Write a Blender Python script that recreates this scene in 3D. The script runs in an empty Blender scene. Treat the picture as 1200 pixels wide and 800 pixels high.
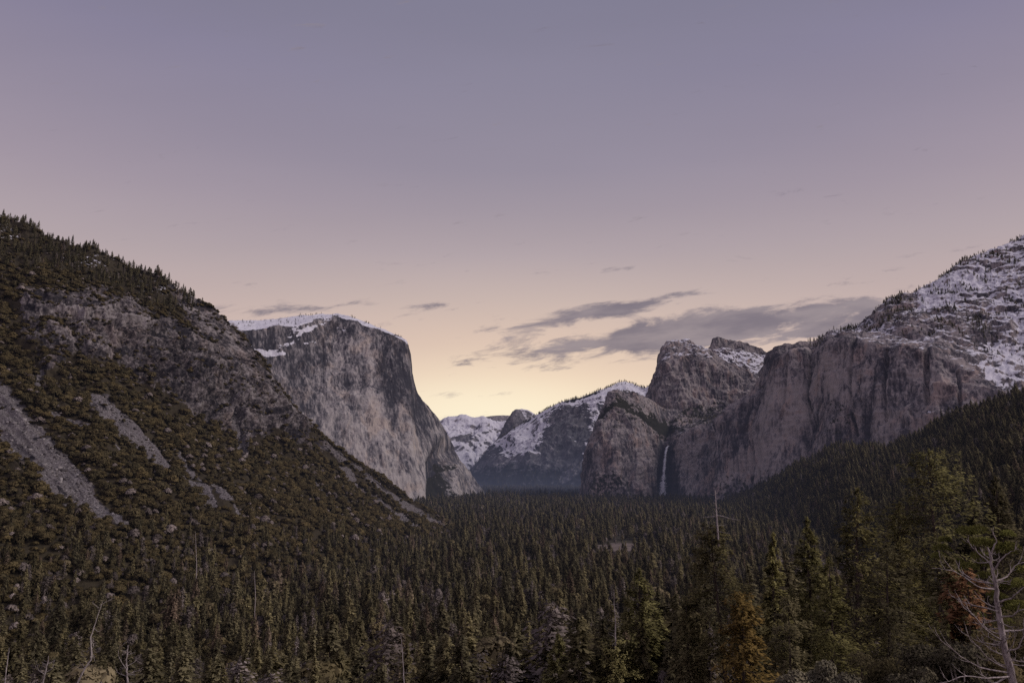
import bpy, math, time
import numpy as np
from mathutils import Vector

T0 = time.time()
sc = bpy.context.scene
col = sc.collection
rad = math.radians
RS = np.random.RandomState

# ------------------------------------------------------------------ places
PITCH = rad(11.0)
SP, CP = math.sin(PITCH), math.cos(PITCH)
FLOOR = -150.0                      # valley floor below the viewpoint, metres


def ray(px, py):
    """slopes x/y and z/y of the view line through a point of the 1200x800 photograph"""
    a = (np.asarray(px, float) - 600) / 800
    b = (400 - np.asarray(py, float)) / 800
    dy = CP - b * SP
    return a / dy, (SP + b * CP) / dy


def P(px, py, d):
    sx, sz = ray(px, py)
    d = np.asarray(d, float)
    return np.stack(np.broadcast_arrays(sx * d, d, sz * d), -1)


def project(p):
    y = p[..., 1]
    f = y * CP + p[..., 2] * SP
    u = -y * SP + p[..., 2] * CP
    return 600 + 800 * p[..., 0] / f, 400 - 800 * u / f, f


def floor_d(py):
    return FLOOR / ray(600, py)[1]


# ------------------------------------------------------------------ noise
_pr = RS(7)
_perm = np.concatenate([_pr.permutation(256)] * 3).astype(np.int32)
_g = _pr.normal(size=(256, 3))
_g /= np.linalg.norm(_g, axis=1)[:, None]
_g = _g.astype(np.float32)


def perlin(p):
    p = np.asarray(p, np.float32)
    i = np.floor(p).astype(np.int32)
    f = p - i
    i &= 255
    u = f * f * f * (f * (f * 6 - 15) + 10)
    out = 0
    for dx in (0, 1):
        wx = u[..., 0] if dx else 1 - u[..., 0]
        for dy in (0, 1):
            wy = u[..., 1] if dy else 1 - u[..., 1]
            for dz in (0, 1):
                wz = u[..., 2] if dz else 1 - u[..., 2]
                h = _perm[_perm[_perm[i[..., 0] + dx] + i[..., 1] + dy] + i[..., 2] + dz]
                g = _g[h]
                d = (f[..., 0] - dx) * g[..., 0] + (f[..., 1] - dy) * g[..., 1] + (f[..., 2] - dz) * g[..., 2]
                out = out + wx * wy * wz * d
    return out * 1.6


def fbm(p, octaves=5, gain=0.5, ridged=False, seed=0):
    p = np.asarray(p, np.float32) + np.float32(seed * 17.31)
    a, s, out = 1.0, 0.0, 0
    for k in range(octaves):
        n = perlin(p)
        if ridged:
            n = 1 - 2 * np.abs(n)
        out = out + a * n
        s += a
        a *= gain
        p = p * 2.03 + 11.7
    return out / s


def sstep(x, a, b):
    t = np.clip((x - a) / (b - a), 0, 1)
    return t * t * (3 - 2 * t)


def poly_sd(px, py, poly):
    """signed distance to a polygon, positive inside"""
    poly = np.asarray(poly, float)
    d = np.full(px.shape, 1e9)
    ins = np.zeros(px.shape, bool)
    n = len(poly)
    for k in range(n):
        ax, ay = poly[k]
        bx, by = poly[(k + 1) % n]
        ex, ey = bx - ax, by - ay
        t = np.clip(((px - ax) * ex + (py - ay) * ey) / (ex * ex + ey * ey + 1e-9), 0, 1)
        d = np.minimum(d, (px - ax - t * ex) ** 2 + (py - ay - t * ey) ** 2)
        if abs(ey) > 1e-9:
            c = ((ay > py) != (by > py)) & (px < ex * (py - ay) / ey + ax)
            ins ^= c
    d = np.sqrt(d)
    return np.where(ins, d, -d)


def pmask(px, py, poly, soft=6):
    return sstep(poly_sd(px, py, poly), -soft, soft)


def line_mask(px, py, pts, w0, w1):
    """soft band along a line, half width w0 at its start and w1 at its end"""
    out = np.zeros(px.shape)
    n = len(pts) - 1
    for k in range(n):
        (ax, ay), (bx, by) = pts[k], pts[k + 1]
        ex, ey = bx - ax, by - ay
        t = np.clip(((px - ax) * ex + (py - ay) * ey) / (ex * ex + ey * ey), 0, 1)
        d = np.hypot(px - ax - t * ex, py - ay - t * ey)
        w = w0 + (w1 - w0) * (k + t) / n
        out = np.maximum(out, 1 - sstep(d, w * .6, w * 1.4))
    return out


# ------------------------------------------------------------------ meshes
def mesh_np(name, verts, faces, smooth=False, attrs=None):
    """faces: an (n,3) or (n,4) array, or a list of such arrays"""
    if not isinstance(faces, list):
        faces = [faces]
    me = bpy.data.meshes.new(name)
    verts = np.asarray(verts, np.float32)
    me.vertices.add(len(verts))
    me.vertices.foreach_set('co', verts.ravel())
    idx = np.concatenate([f.ravel() for f in faces]) if faces else np.zeros(0)
    size = np.concatenate([np.full(len(f), f.shape[1]) for f in faces]) if faces else np.zeros(0, int)
    if len(size):
        me.loops.add(len(idx))
        me.polygons.add(len(size))
        me.loops.foreach_set('vertex_index', idx.astype(np.int32))
        start = np.concatenate([[0], np.cumsum(size)[:-1]]).astype(np.int32)
        me.polygons.foreach_set('loop_start', start)
        if smooth:
            me.polygons.foreach_set('use_smooth', np.ones(len(size), bool))
    for k, v in (attrs or {}).items():
        kind = 'INT' if v.dtype.kind == 'i' else 'FLOAT'
        a = me.attributes.new(k, kind, 'POINT')
        a.data.foreach_set('value', v.astype(np.int32 if kind == 'INT' else np.float32).ravel())
    me.update(calc_edges=True)
    return me


def link(name, me, mat=None, parent=None, loc=(0, 0, 0)):
    o = bpy.data.objects.new(name, me)
    if mat is not None and me is not None and not me.materials:
        me.materials.append(mat)
    o.location = loc
    o.parent = parent
    col.objects.link(o)
    return o


def tag(o, label=None, category=None, group=None, kind=None):
    for k, v in (('label', label), ('category', category), ('group', group), ('kind', kind)):
        if v:
            o[k] = v
    return o


def grid_faces(nv, nu):
    i = np.arange(nv - 1)[:, None] * nu + np.arange(nu - 1)[None]
    i = i.ravel()
    return np.stack([i, i + 1, i + nu + 1, i + nu], -1)


class Geo:
    """collects tubes and quads for ONE mesh"""
    def __init__(s):
        s.v, s.f, s.n = [], [], 0

    def add(s, v, f):
        s.v.append(np.asarray(v, np.float32))
        s.f.append(np.asarray(f) + s.n)
        s.n += len(v)

    def tube(s, pts, radii, sides=5):
        pts = np.asarray(pts, float)
        radii = np.broadcast_to(np.asarray(radii, float), (len(pts),))
        t = np.gradient(pts, axis=0)
        t /= np.linalg.norm(t, axis=1)[:, None] + 1e-9
        ref = np.array([0.31, 0.17, 0.93]) if abs(t[0, 2]) < .9 else np.array([1, .2, 0.])
        a = np.cross(t, ref)
        a /= np.linalg.norm(a, axis=1)[:, None] + 1e-9
        b = np.cross(t, a)
        th = np.arange(sides) * 2 * np.pi / sides
        ring = a[:, None] * np.cos(th)[None, :, None] + b[:, None] * np.sin(th)[None, :, None]
        v = pts[:, None] + ring * radii[:, None, None]
        n = len(pts)
        i = np.arange(n - 1)[:, None] * sides + np.arange(sides)[None]
        j = np.arange(n - 1)[:, None] * sides + (np.arange(sides)[None] + 1) % sides
        f = np.stack([i, j, j + sides, i + sides], -1).reshape(-1, 4)
        s.add(v.reshape(-1, 3), f)

    def quads(s, c, a, b):
        """centres c, half-axes a and b"""
        n = len(c)
        v = np.stack([c - a, c - b * .9 + a * .1, c + a, c + b], 1).reshape(-1, 3)
        s.add(v, np.arange(4 * n).reshape(-1, 4))

    def mesh(s, name, smooth=False):
        return mesh_np(name, np.concatenate(s.v), s.f, smooth)


# ------------------------------------------------------------------ shader nodes
def srgb(*c):
    c = np.asarray(c, float) / 255
    return tuple(np.where(c <= .04045, c / 12.92, ((c + .055) / 1.055) ** 2.4)) + (1.0,)


class NT:
    def __init__(s, nt):
        s.nt = nt
        nt.nodes.clear()

    def n(s, typ, ins=None, **kw):
        nd = s.nt.nodes.new(typ)
        for k, v in kw.items():
            setattr(nd, k, v)
        for k, v in (ins or {}).items():
            s.put(nd.inputs[k], v)
        return nd

    def put(s, sock, v):
        if isinstance(v, bpy.types.NodeSocket):
            s.nt.links.new(v, sock)
        elif v is not None:
            sock.default_value = v

    def m(s, op, a, b=None, c=None, clamp=False):
        nd = s.n('ShaderNodeMath', operation=op, use_clamp=clamp)
        for k, v in enumerate((a, b, c)):
            if v is not None:
                s.put(nd.inputs[k], v)
        return nd.outputs[0]

    def vm(s, op, a, b=None):
        nd = s.n('ShaderNodeVectorMath', operation=op)
        s.put(nd.inputs[0], a)
        if b is not None:
            s.put(nd.inputs[1], b)
        return nd.outputs[0]

    def step(s, x, a, b):
        nd = s.n('ShaderNodeMapRange', interpolation_type='SMOOTHSTEP')
        s.put(nd.inputs[0], x)
        s.put(nd.inputs[1], a)
        s.put(nd.inputs[2], b)
        return nd.outputs[0]

    def noise(s, vec, scale, detail=4, rough=.55, dist=0.0):
        nd = s.n('ShaderNodeTexNoise', {'Scale': scale, 'Detail': detail, 'Roughness': rough, 'Distortion': dist})
        s.put(nd.inputs['Vector'], vec)
        return nd.outputs['Fac']

    def mix(s, f, a, b):
        nd = s.n('ShaderNodeMix', data_type='RGBA')
        s.put(nd.inputs[0], f)
        s.put(nd.inputs[6], a)
        s.put(nd.inputs[7], b)
        return nd.outputs[2]

    def ramp(s, x, stops, interp='LINEAR'):
        nd = s.n('ShaderNodeValToRGB')
        cr = nd.color_ramp
        cr.interpolation = interp
        while len(cr.elements) < len(stops):
            cr.elements.new(.5)
        for e, (p, c) in zip(cr.elements, stops):
            e.position = p
            e.color = c
        s.put(nd.inputs[0], x)
        return nd.outputs[0]

    def attr(s, name):
        return s.n('ShaderNodeAttribute', attribute_name=name).outputs['Fac']

    def scale(s, vec, x, y, z):
        return s.vm('MULTIPLY', vec, (x, y, z))


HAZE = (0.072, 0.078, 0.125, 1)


def surface(t, colour, bump=None, bump_dist=1.0, rough=.95, shader=None):
    """diffuse-like surface with bluish haze painted in as emission, thicker far off and low down"""
    ins = {'Base Color': colour, 'Roughness': rough, 'Specular IOR Level': .12}
    if bump is not None:
        ins['Normal'] = t.n('ShaderNodeBump', {'Height': bump, 'Distance': bump_dist, 'Strength': 1.0}).outputs[0]
    out = shader or t.n('ShaderNodeBsdfPrincipled', ins).outputs[0]
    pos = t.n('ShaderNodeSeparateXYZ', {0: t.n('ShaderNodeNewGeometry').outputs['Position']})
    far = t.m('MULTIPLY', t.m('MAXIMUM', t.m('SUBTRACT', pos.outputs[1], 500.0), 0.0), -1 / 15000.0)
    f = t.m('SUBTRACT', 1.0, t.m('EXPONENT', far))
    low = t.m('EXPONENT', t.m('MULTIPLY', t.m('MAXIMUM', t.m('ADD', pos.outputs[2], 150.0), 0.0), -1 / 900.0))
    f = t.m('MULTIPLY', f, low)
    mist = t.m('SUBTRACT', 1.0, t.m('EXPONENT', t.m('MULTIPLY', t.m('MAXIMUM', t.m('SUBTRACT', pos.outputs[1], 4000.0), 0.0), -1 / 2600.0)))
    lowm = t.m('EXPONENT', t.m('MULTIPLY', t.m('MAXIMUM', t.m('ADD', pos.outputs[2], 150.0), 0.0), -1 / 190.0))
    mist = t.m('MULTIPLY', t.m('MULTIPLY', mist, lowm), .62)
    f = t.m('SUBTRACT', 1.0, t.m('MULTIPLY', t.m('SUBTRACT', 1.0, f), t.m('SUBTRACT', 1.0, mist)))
    em = t.n('ShaderNodeEmission', {'Color': HAZE, 'Strength': 1.0}).outputs[0]  # haze glow inside the material; also lifts the dark gaps in the forest
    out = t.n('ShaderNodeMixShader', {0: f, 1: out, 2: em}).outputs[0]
    t.n('ShaderNodeOutputMaterial', {'Surface': out})


def material(name):
    m = bpy.data.materials.new(name)
    m.use_nodes = True
    return m, NT(m.node_tree)


def rock_material(name, light, mid, dark, warm, streak=1.0, unit=1.0, veg=(0.020, 0.019, 0.013, 1),
                  snow_bias=0.0, pale=(0.36, 0.33, 0.31, 1)):
    """granite: vertical streaks, stains and mottles; the snow, plants and scree go where the terrain carries them"""
    m, t = material(name)
    geo = t.n('ShaderNodeNewGeometry')
    pos = geo.outputs['Position']
    p = t.scale(pos, 1 / unit, 1 / unit, 1 / unit)
    tall = t.scale(p, 1 / 38, 1 / 38, 1 / 900)
    thin = t.scale(p, 1 / 12, 1 / 12, 1 / 520)
    big = t.noise(t.scale(p, 1 / 150, 1 / 150, 1 / 260), 1.0, 4, .6)
    s1 = t.noise(tall, 1.0, 5, .62, .12)
    s2 = t.noise(thin, 1.0, 4, .62, .05)
    mot = t.noise(p, 1 / 16, 6, .68)
    fine = t.noise(p, 1 / 4.5, 4, .65)
    v = t.m('ADD', t.m('MULTIPLY', s1, .46 * streak), t.m('MULTIPLY', s2, .46 * streak))
    v = t.m('ADD', v, t.m('MULTIPLY', mot, 1 - .95 * streak))
    v = t.m('ADD', v, t.m('MULTIPLY', t.m('SUBTRACT', big, .5), .36))
    v = t.m('ADD', v, t.m('MULTIPLY', t.m('SUBTRACT', fine, .5), .22))
    v = t.m('MULTIPLY_ADD', t.m('SUBTRACT', v, .5), 2.5, .47)
    v = t.m('ADD', v, t.m('MULTIPLY', t.attr('tone'), .75))  # tone holds stains and pale slabs, plus painted shade of the relief
    vq = t.vm('ADD', t.scale(p, 1 / 30, 1 / 30, 1 / (30 + 60 * streak)), t.n('ShaderNodeVectorMath', {0: t.n('ShaderNodeTexNoise', {'Vector': p, 'Scale': 1 / 24, 'Detail': 4}).outputs['Color'], 3: .9}, operation='SCALE').outputs[0])
    vor = t.n('ShaderNodeTexVoronoi', {'Vector': vq, 'Scale': 1.0}, feature='DISTANCE_TO_EDGE').outputs['Distance']
    crack = t.m('MULTIPLY', t.m('SUBTRACT', 1.0, t.step(vor, .0, .09)), t.step(t.noise(p, 1 / 70, 3), .42, .62))
    v = t.m('SUBTRACT', v, t.m('MULTIPLY', crack, .36 - .26 * streak))
    c = t.ramp(v, [(.28, dark), (.46, mid), (.62, light), (.80, pale)])
    wf = t.step(t.noise(t.scale(p, 1 / 95, 1 / 95, 1 / 170), 1.0, 4, .6, 1.0), .50, .66)
    c = t.mix(t.m('MULTIPLY', wf, .45), c, t.n('ShaderNodeMix', {0: 1.0, 6: c, 7: warm}, data_type='RGBA', blend_type='MULTIPLY').outputs[2])
    # scree
    scr = t.ramp(t.noise(p, 1 / 3.2, 5, .75), [(.34, (.026, .022, .022, 1)), (.5, (.105, .094, .094, 1)), (.62, (.20, .184, .182, 1)), (.70, (.36, .34, .335, 1))])
    tal = t.step(t.m('ADD', t.attr('talus'), t.m('MULTIPLY', t.m('SUBTRACT', mot, .5), 1.1)), .36, .62)
    fl_ = t.noise(t.n('ShaderNodeCombineXYZ', {0: t.attr('across'), 1: t.attr('along')}).outputs[0], 1.0, 5, .65)
    c = t.mix(tal, c, t.n('ShaderNodeVectorMath', {0: scr, 3: t.m('MULTIPLY_ADD', fl_, 1.0, .55)}, operation='SCALE').outputs[0])
    # plants on ledges and ramps
    vf = t.step(t.m('ADD', t.attr('veg'), t.m('MULTIPLY', t.m('SUBTRACT', t.noise(p, 1 / 22, 6, .7), .5), 1.5)), .44, .56)
    vc = t.mix(t.noise(p, 1 / 9, 5, .7), tuple(x * .35 for x in veg[:3]) + (1,), tuple(x * 1.8 for x in veg[:3]) + (1,))
    c = t.mix(vf, c, vc)
    # snow: where it was laid, and only on what is not too steep
    nz = t.n('ShaderNodeSeparateXYZ', {0: geo.outputs['Normal']}).outputs[2]
    sn = t.m('ADD', t.attr('snow'), t.m('MULTIPLY', t.m('SUBTRACT', nz, .62 + snow_bias), .75))
    sn = t.m('ADD', sn, t.m('MULTIPLY', t.m('SUBTRACT', t.noise(p, 1 / 30, 7, .72), .5), 1.15))
    sn = t.m('MULTIPLY', t.step(sn, .46, .60), t.step(t.attr('snow'), .02, .16))
    c = t.mix(sn, c, t.mix(mot, (.36, .36, .40, 1), (.72, .71, .75, 1)))
    h = t.m('ADD', t.m('MULTIPLY', mot, .9), t.m('ADD', t.m('MULTIPLY', s2, .6 * streak), t.m('MULTIPLY', fine, .4)))
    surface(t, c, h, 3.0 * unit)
    return m


def leaf_material(name, a, b, c, vary=.5, noise=1 / 2.5, dome=None, puff=.72, each=.8):
    """foliage: a colour of its own for each plant, lighter and darker clumps inside it; the leaves take the light as the rounded crown does"""
    m, t = material(name)
    rnd = t.n('ShaderNodeObjectInfo').outputs['Random']
    geo = t.n('ShaderNodeNewGeometry')
    base = t.ramp(rnd, [(0, a), (.5, b), (1, c)])
    n = t.noise(geo.outputs['Position'], noise, 3, .6)
    k = t.m('MULTIPLY_ADD', n, 2 * vary * 1.6, 1 - vary * 1.6)
    k = t.m('MULTIPLY', k, t.m('MULTIPLY_ADD', t.m('FRACT', t.m('MULTIPLY', rnd, 7.31)), each, 1 - each / 2))
    base = t.n('ShaderNodeVectorMath', {0: base, 3: k}, operation='SCALE').outputs[0]
    ob = t.n('ShaderNodeSeparateXYZ', {0: t.n('ShaderNodeTexCoord').outputs['Object']}).outputs
    if dome is None:
        rho = t.m('SQRT', t.m('ADD', t.m('MULTIPLY', ob[0], ob[0]), t.m('MULTIPLY', ob[1], ob[1])))
        nz = t.m('MULTIPLY_ADD', rho, .40, .3)
    else:
        nz = t.m('SUBTRACT', ob[2], dome)
    v = t.n('ShaderNodeCombineXYZ', {0: ob[0], 1: ob[1], 2: nz}).outputs[0]
    v = t.n('ShaderNodeVectorTransform', {0: v}, vector_type='NORMAL', convert_from='OBJECT', convert_to='WORLD').outputs[0]
    v = t.vm('NORMALIZE', v)
    v = t.vm('ADD', t.n('ShaderNodeVectorMath', {0: v, 3: puff}, operation='SCALE').outputs[0], t.n('ShaderNodeVectorMath', {0: geo.outputs['Normal'], 3: 1 - puff}, operation='SCALE').outputs[0])
    v = t.vm('NORMALIZE', v)
    back = t.n('ShaderNodeVectorMath', {0: v, 3: -1.0}, operation='SCALE').outputs[0]
    d1 = t.n('ShaderNodeBsdfDiffuse', {'Color': base, 'Normal': v}).outputs[0]
    d2 = t.n('ShaderNodeBsdfTranslucent', {'Color': base, 'Normal': back}).outputs[0]
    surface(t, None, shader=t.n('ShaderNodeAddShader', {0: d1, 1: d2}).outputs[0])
    return m


def bark_material(name, a, b, sc_=3.0):
    m, t = material(name)
    pos = t.n('ShaderNodeNewGeometry').outputs['Position']
    n = t.noise(t.scale(pos, sc_, sc_, sc_ * .3), 1.0, 5, .7)
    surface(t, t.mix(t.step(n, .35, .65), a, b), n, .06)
    return m


# ------------------------------------------------------------------ terrain sheets
def sheet(rows, u, seg, back=None):
    """rows: polylines of (px, py, distance), foot first, crest last. Returns the grid of points and its photo coordinates.
    back: list of (away, drop) - rows of the far side behind the crest."""
    R = []
    for r in rows:
        r = np.asarray(r, float)
        x0, x1 = r[0, 0], r[-1, 0]
        px = x0 + (x1 - x0) * u
        R.append(np.stack([px, np.interp(px, r[:, 0], r[:, 1]), np.interp(px, r[:, 0], r[:, 2])], -1))
    pts, pix, par = [], [], []
    for k in range(len(R) - 1):
        a, b = R[k], R[k + 1]
        A, B = P(*a.T), P(*b.T)
        for j in range(seg[k]):
            t = j / seg[k]
            pts.append(A + (B - A) * t)
            pix.append(a[:, :2] + (b[:, :2] - a[:, :2]) * t)
            par.append(np.full(len(u), k + t))
    top = P(*R[-1].T)
    pts.append(top)
    pix.append(R[-1][:, :2])
    par.append(np.full(len(u), len(R) - 1.0))
    n_front = len(pts)
    last = top
    for away, drop in (back or []):
        h = top.copy()
        h[:, 0] += top[:, 0] / top[:, 1] * away
        h[:, 1] += away
        h[:, 2] -= drop
        for j in range(1, 13):
            pts.append(last + (h - last) * j / 12)
            pix.append(R[-1][:, :2])
            par.append(np.full(len(u), len(R) - 1.0 + .02 * j))
        last = h
    return np.array(pts), np.array(pix), np.array(par), n_front


def normals(g):
    n = np.cross(np.gradient(g, axis=1), np.gradient(g, axis=0))
    n /= np.linalg.norm(n, axis=-1)[..., None] + 1e-9
    return n


def blur_rows(a, k):
    if k < 1:
        return a
    w = np.hanning(2 * k + 3)[1:-1]
    w /= w.sum()
    pad = np.concatenate([np.repeat(a[:1], k, 0), a, np.repeat(a[-1:], k, 0)], 0)
    return sum(w[i] * pad[i:i + len(a)] for i in range(2 * k + 1))


def crag(p, unit=1.0, seed=0, streak=3.5):
    wz = 38. if streak < 4 else 14.
    """rock relief in units of its own size: buttresses, clefts, ledges, roughness"""
    q = p / unit
    w = fbm(q / 190, 3, seed=seed + 5)[..., None] * np.array([wz, wz, wz * .7])
    q = q + w
    s = np.array([1, 1, 1 / streak])
    a = fbm(q / 240 * s, 4, .5, True, seed)
    b = fbm(q / 64 * s, 4, .55, True, seed + 1)
    c = fbm(q / 22 * np.array([1, 1, .55]), 4, .6, False, seed + 2)
    led = fbm(q / np.array([140, 140, 26]), 3, .5, False, seed + 3)
    return a, b, c, led


def build_sheet(name, g, mat, attrs, **tags):
    nv, nu = g.shape[:2]
    at = {k: np.broadcast_to(np.asarray(v, float), (nv, nu)).astype(np.float32).copy() for k, v in attrs.items()}
    for k in ('snow', 'veg', 'talus', 'tone', 'across', 'along'):
        at.setdefault(k, np.zeros((nv, nu), np.float32))
    me = mesh_np(name, g.reshape(-1, 3), grid_faces(nv, nu), True, at)
    o = link(name, me, mat)
    tag(o, kind='structure', **tags)
    return o

# ------------------------------------------------------------------ materials of the land
g_light, g_mid, g_dark = (.232, .214, .212, 1), (.120, .112, .117, 1), (.039, .038, .045, 1)
M_cap = rock_material('pale_granite', g_light, g_mid, g_dark, (1.12, .96, .80, 1))
M_left = rock_material('broken_granite', (.125, .110, .107, 1), (.066, .058, .058, 1), (.022, .020, .023, 1), (1.1, .95, .82, 1), .35, .6, pale=(.22, .20, .193, 1),
                       veg=(.038, .031, .019, 1))
M_right = rock_material('dark_granite', (.242, .214, .207, 1), (.122, .109, .113, 1), (.040, .037, .044, 1), (1.2, .93, .76, 1), .85, pale=(.27, .235, .22, 1))
M_far = rock_material('far_granite', (.20, .19, .20, 1), (.13, .125, .135, 1), (.075, .075, .085, 1), (1.03, .98, .92, 1), .5, 3.2,
                      veg=(.020, .021, .022, 1))

# ------------------------------------------------------------------ the tall pale cliff left of the valley
u = np.linspace(0, 1, 620)
crest = [(236, 380, 3500), (272, 378, 3550), (290, 377, 3650), (330, 374, 3900), (352, 371, 4000), (375, 369.5, 4050), (395, 369, 4050), (410, 372, 4000),
         (430, 380, 3960), (450, 388, 3920), (470, 396, 3880), (477, 401, 3850), (479.5, 412, 3860), (482, 440, 3890), (486, 459, 3930), (494, 470, 4000),
         (503, 481, 4080), (511, 491, 4160), (519, 506, 4240), (527, 525, 4320), (538, 546, 4400), (550, 561, 4450), (562, 576, 4500), (574, 588, 4520)]
brow = [(236, 394, 3300), (272, 390, 3330), (300, 388, 3420), (328, 382, 3500), (345, 384, 3560), (360, 379, 3640), (378, 376, 3760), (395, 375, 3800), (412, 378, 3800), (430, 385, 3800), (455, 393, 3815),
        (470, 399, 3830), (477, 405, 3840), (479.5, 417, 3850), (482, 445, 3880), (486, 464, 3920), (494, 475, 3985), (503, 486, 4065), (511, 496, 4145), (519, 511, 4225),
        (527, 529, 4300), (538, 549, 4380), (550, 563, 4430), (562, 577.5, 4480), (574, 589, 4510)]
belly = [(236, 500, 3130), (300, 500, 3270), (395, 490, 3480), (440, 490, 3560), (478, 500, 3640), (500, 520, 3790), (520, 545, 4000), (545, 570, 4300), (574, 590, 4500)]
foot = [(236, 640, 2950), (300, 640, 3080), (395, 620, 3260), (440, 608, 3340), (478, 602, 3420), (502, 596, 3540), (516, 594, 3780), (530, 594, 3930), (574, 596, 4400)]
g, pix, par, nf = sheet([foot, belly, brow, crest], u, [190, 230, 40], back=[(900, 60), (1500, 700)])
px, py = pix[..., 0], pix[..., 1]
n = normals(g)
a, b, c, led = crag(g, 1.35, 1, 9.0)
face = 1 - sstep(par, 1.92, 2.1)
side = sstep(px, 484, 520)
amp = np.where(par > 2.02, .5, 1.0)
d = (a - .1) * 40 * (.5 + .5 * side) + b * 13 + c * 4 + led * 4
# the dark recess right of the bright slabs and the low buttress beyond it
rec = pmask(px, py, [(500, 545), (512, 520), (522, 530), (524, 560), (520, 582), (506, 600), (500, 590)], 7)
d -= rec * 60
butt = pmask(px, py, [(522, 545), (536, 548), (560, 578), (570, 596), (524, 600), (520, 570)], 7)
d += butt * 28
g = g + n * (d * amp)[..., None]
relief_shade = b
snow = np.zeros(px.shape) - .3 * np.clip(fbm(g / np.array([60, 60, 20.]), 4, seed=29), 0, 1) * sstep(par, 1.97, 2.1)
snow += sstep(par, 1.97, 2.10) * ((.56 + .5 * fbm(g / 110, 4, seed=19)) * sstep(490 - px, 0, 14))
snow += .50 * line_mask(px, py, [(296, 415), (330, 416)], 4, 4) + .45 * line_mask(px, py, [(348, 407), (376, 404)], 3, 2)
snow += .40 * line_mask(px, py, [(318, 412), (340, 404)], 3, 3) + .45 * line_mask(px, py, [(340, 392), (362, 382)], 6, 6)
snow += .42 * line_mask(px, py, [(515, 523), (519, 524)], 3, 3) + .34 * line_mask(px, py, [(533, 565), (556, 580)], 3, 4)
snow += .22 * pmask(px, py, [(280, 388), (395, 378), (440, 388), (430, 396), (395, 396), (300, 425)], 6) + .42 * line_mask(px, py, [(385, 376), (372, 384), (352, 392), (345, 402)], 4, 3) + .38 * line_mask(px, py, [(395, 388), (408, 394)], 3, 2) + .45 * line_mask(px, py, [(290, 408), (318, 420), (340, 418)], 4, 3)
veg = .75 * pmask(px, py, [(506, 562), (518, 552), (532, 566), (548, 582), (560, 600), (500, 600)], 5) * (1 - butt * .55)
veg += .55 * line_mask(px, py, [(515, 547), (525, 549)], 5, 4)
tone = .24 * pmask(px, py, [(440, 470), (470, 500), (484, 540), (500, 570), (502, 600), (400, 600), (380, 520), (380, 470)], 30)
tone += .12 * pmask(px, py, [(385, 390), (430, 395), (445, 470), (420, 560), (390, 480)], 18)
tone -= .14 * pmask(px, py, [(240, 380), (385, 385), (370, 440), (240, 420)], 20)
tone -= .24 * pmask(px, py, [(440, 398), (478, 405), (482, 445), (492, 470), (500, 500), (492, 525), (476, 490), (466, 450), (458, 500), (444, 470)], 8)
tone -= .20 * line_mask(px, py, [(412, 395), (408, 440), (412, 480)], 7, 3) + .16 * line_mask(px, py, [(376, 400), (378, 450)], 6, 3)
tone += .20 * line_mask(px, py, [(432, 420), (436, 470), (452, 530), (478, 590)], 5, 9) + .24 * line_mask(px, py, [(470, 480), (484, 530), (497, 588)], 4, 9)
tone += .18 * butt - .25 * rec + .12 * relief_shade + .06 * c  # clefts and recess darkened in colour: stains plus painted cavity shade
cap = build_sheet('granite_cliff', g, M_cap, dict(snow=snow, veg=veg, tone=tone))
CAP_TOP = (g, px, py, par, snow)

# ------------------------------------------------------------------ left slope: forested shoulder, broken cliffs, brush and scree
u = np.concatenate([np.linspace(0, .415, 160)[:-1], np.linspace(.415, 1, 1140)])
crest = [(-420, 60, 1500), (-200, 165, 1570), (-60, 232, 1630), (0, 256, 1650), (30, 268, 1650), (60, 282, 1650), (100, 294, 1660), (140, 307, 1670), (185, 327, 1690), (197, 331, 1700), (203, 337, 1700),
         (225, 350, 1700), (250, 366, 1690), (270, 386, 1690), (285, 400, 1690), (300, 419, 1690), (311, 434, 1690), (330, 461, 1690), (350, 486, 1690),
         (366, 499, 1680), (382, 514, 1680), (400, 531, 1690), (430, 554, 1730), (460, 576, 1780), (490, 593, 1830), (520, 611, 1890), (545, 623, 1930)]
ctop = [(-420, 260, 1300), (-200, 300, 1330), (0, 330, 1380), (60, 332, 1410), (110, 345, 1440), (160, 362, 1480), (220, 385, 1550), (260, 408, 1600), (300, 440, 1630), (330, 470, 1650), (366, 506, 1655), (420, 556, 1700), (480, 594, 1800), (545, 624, 1925)]
cfoot = [(-420, 420, 1050), (-200, 425, 1100), (0, 430, 1170), (60, 438, 1200), (110, 436, 1260), (150, 455, 1300), (200, 478, 1350), (250, 505, 1400), (300, 527, 1450), (345, 545, 1500), (400, 573, 1570), (470, 603, 1730), (545, 627, 1900)]
mid = [(-420, 600, 760), (-200, 585, 800), (0, 580, 880), (100, 590, 930), (200, 600, 1000), (300, 608, 1100), (400, 617, 1250), (470, 623, 1450), (545, 630, 1850)]
fpx = [-420, -200, 0, 100, 200, 300, 400, 470, 545]
fpy = [790, 780, 770, 752, 732, 706, 680, 655, 633]
foot = [(x, y, float(floor_d(y)) * 1.0) for x, y in zip(fpx, fpy)]
g, pix, par, nf = sheet([foot, mid, cfoot, ctop, crest], u, [120, 190, 230, 150], back=[(500, 40), (800, 600)])
g[:nf] = blur_rows(g[:nf], 14)
px, py = pix[..., 0], pix[..., 1]
n = normals(g)
a, b, c, led = crag(g, .8, 11, 1.5)
cf = fbm(g / np.array([7., 7., 4.]), 3, .6, True, 17)
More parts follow.
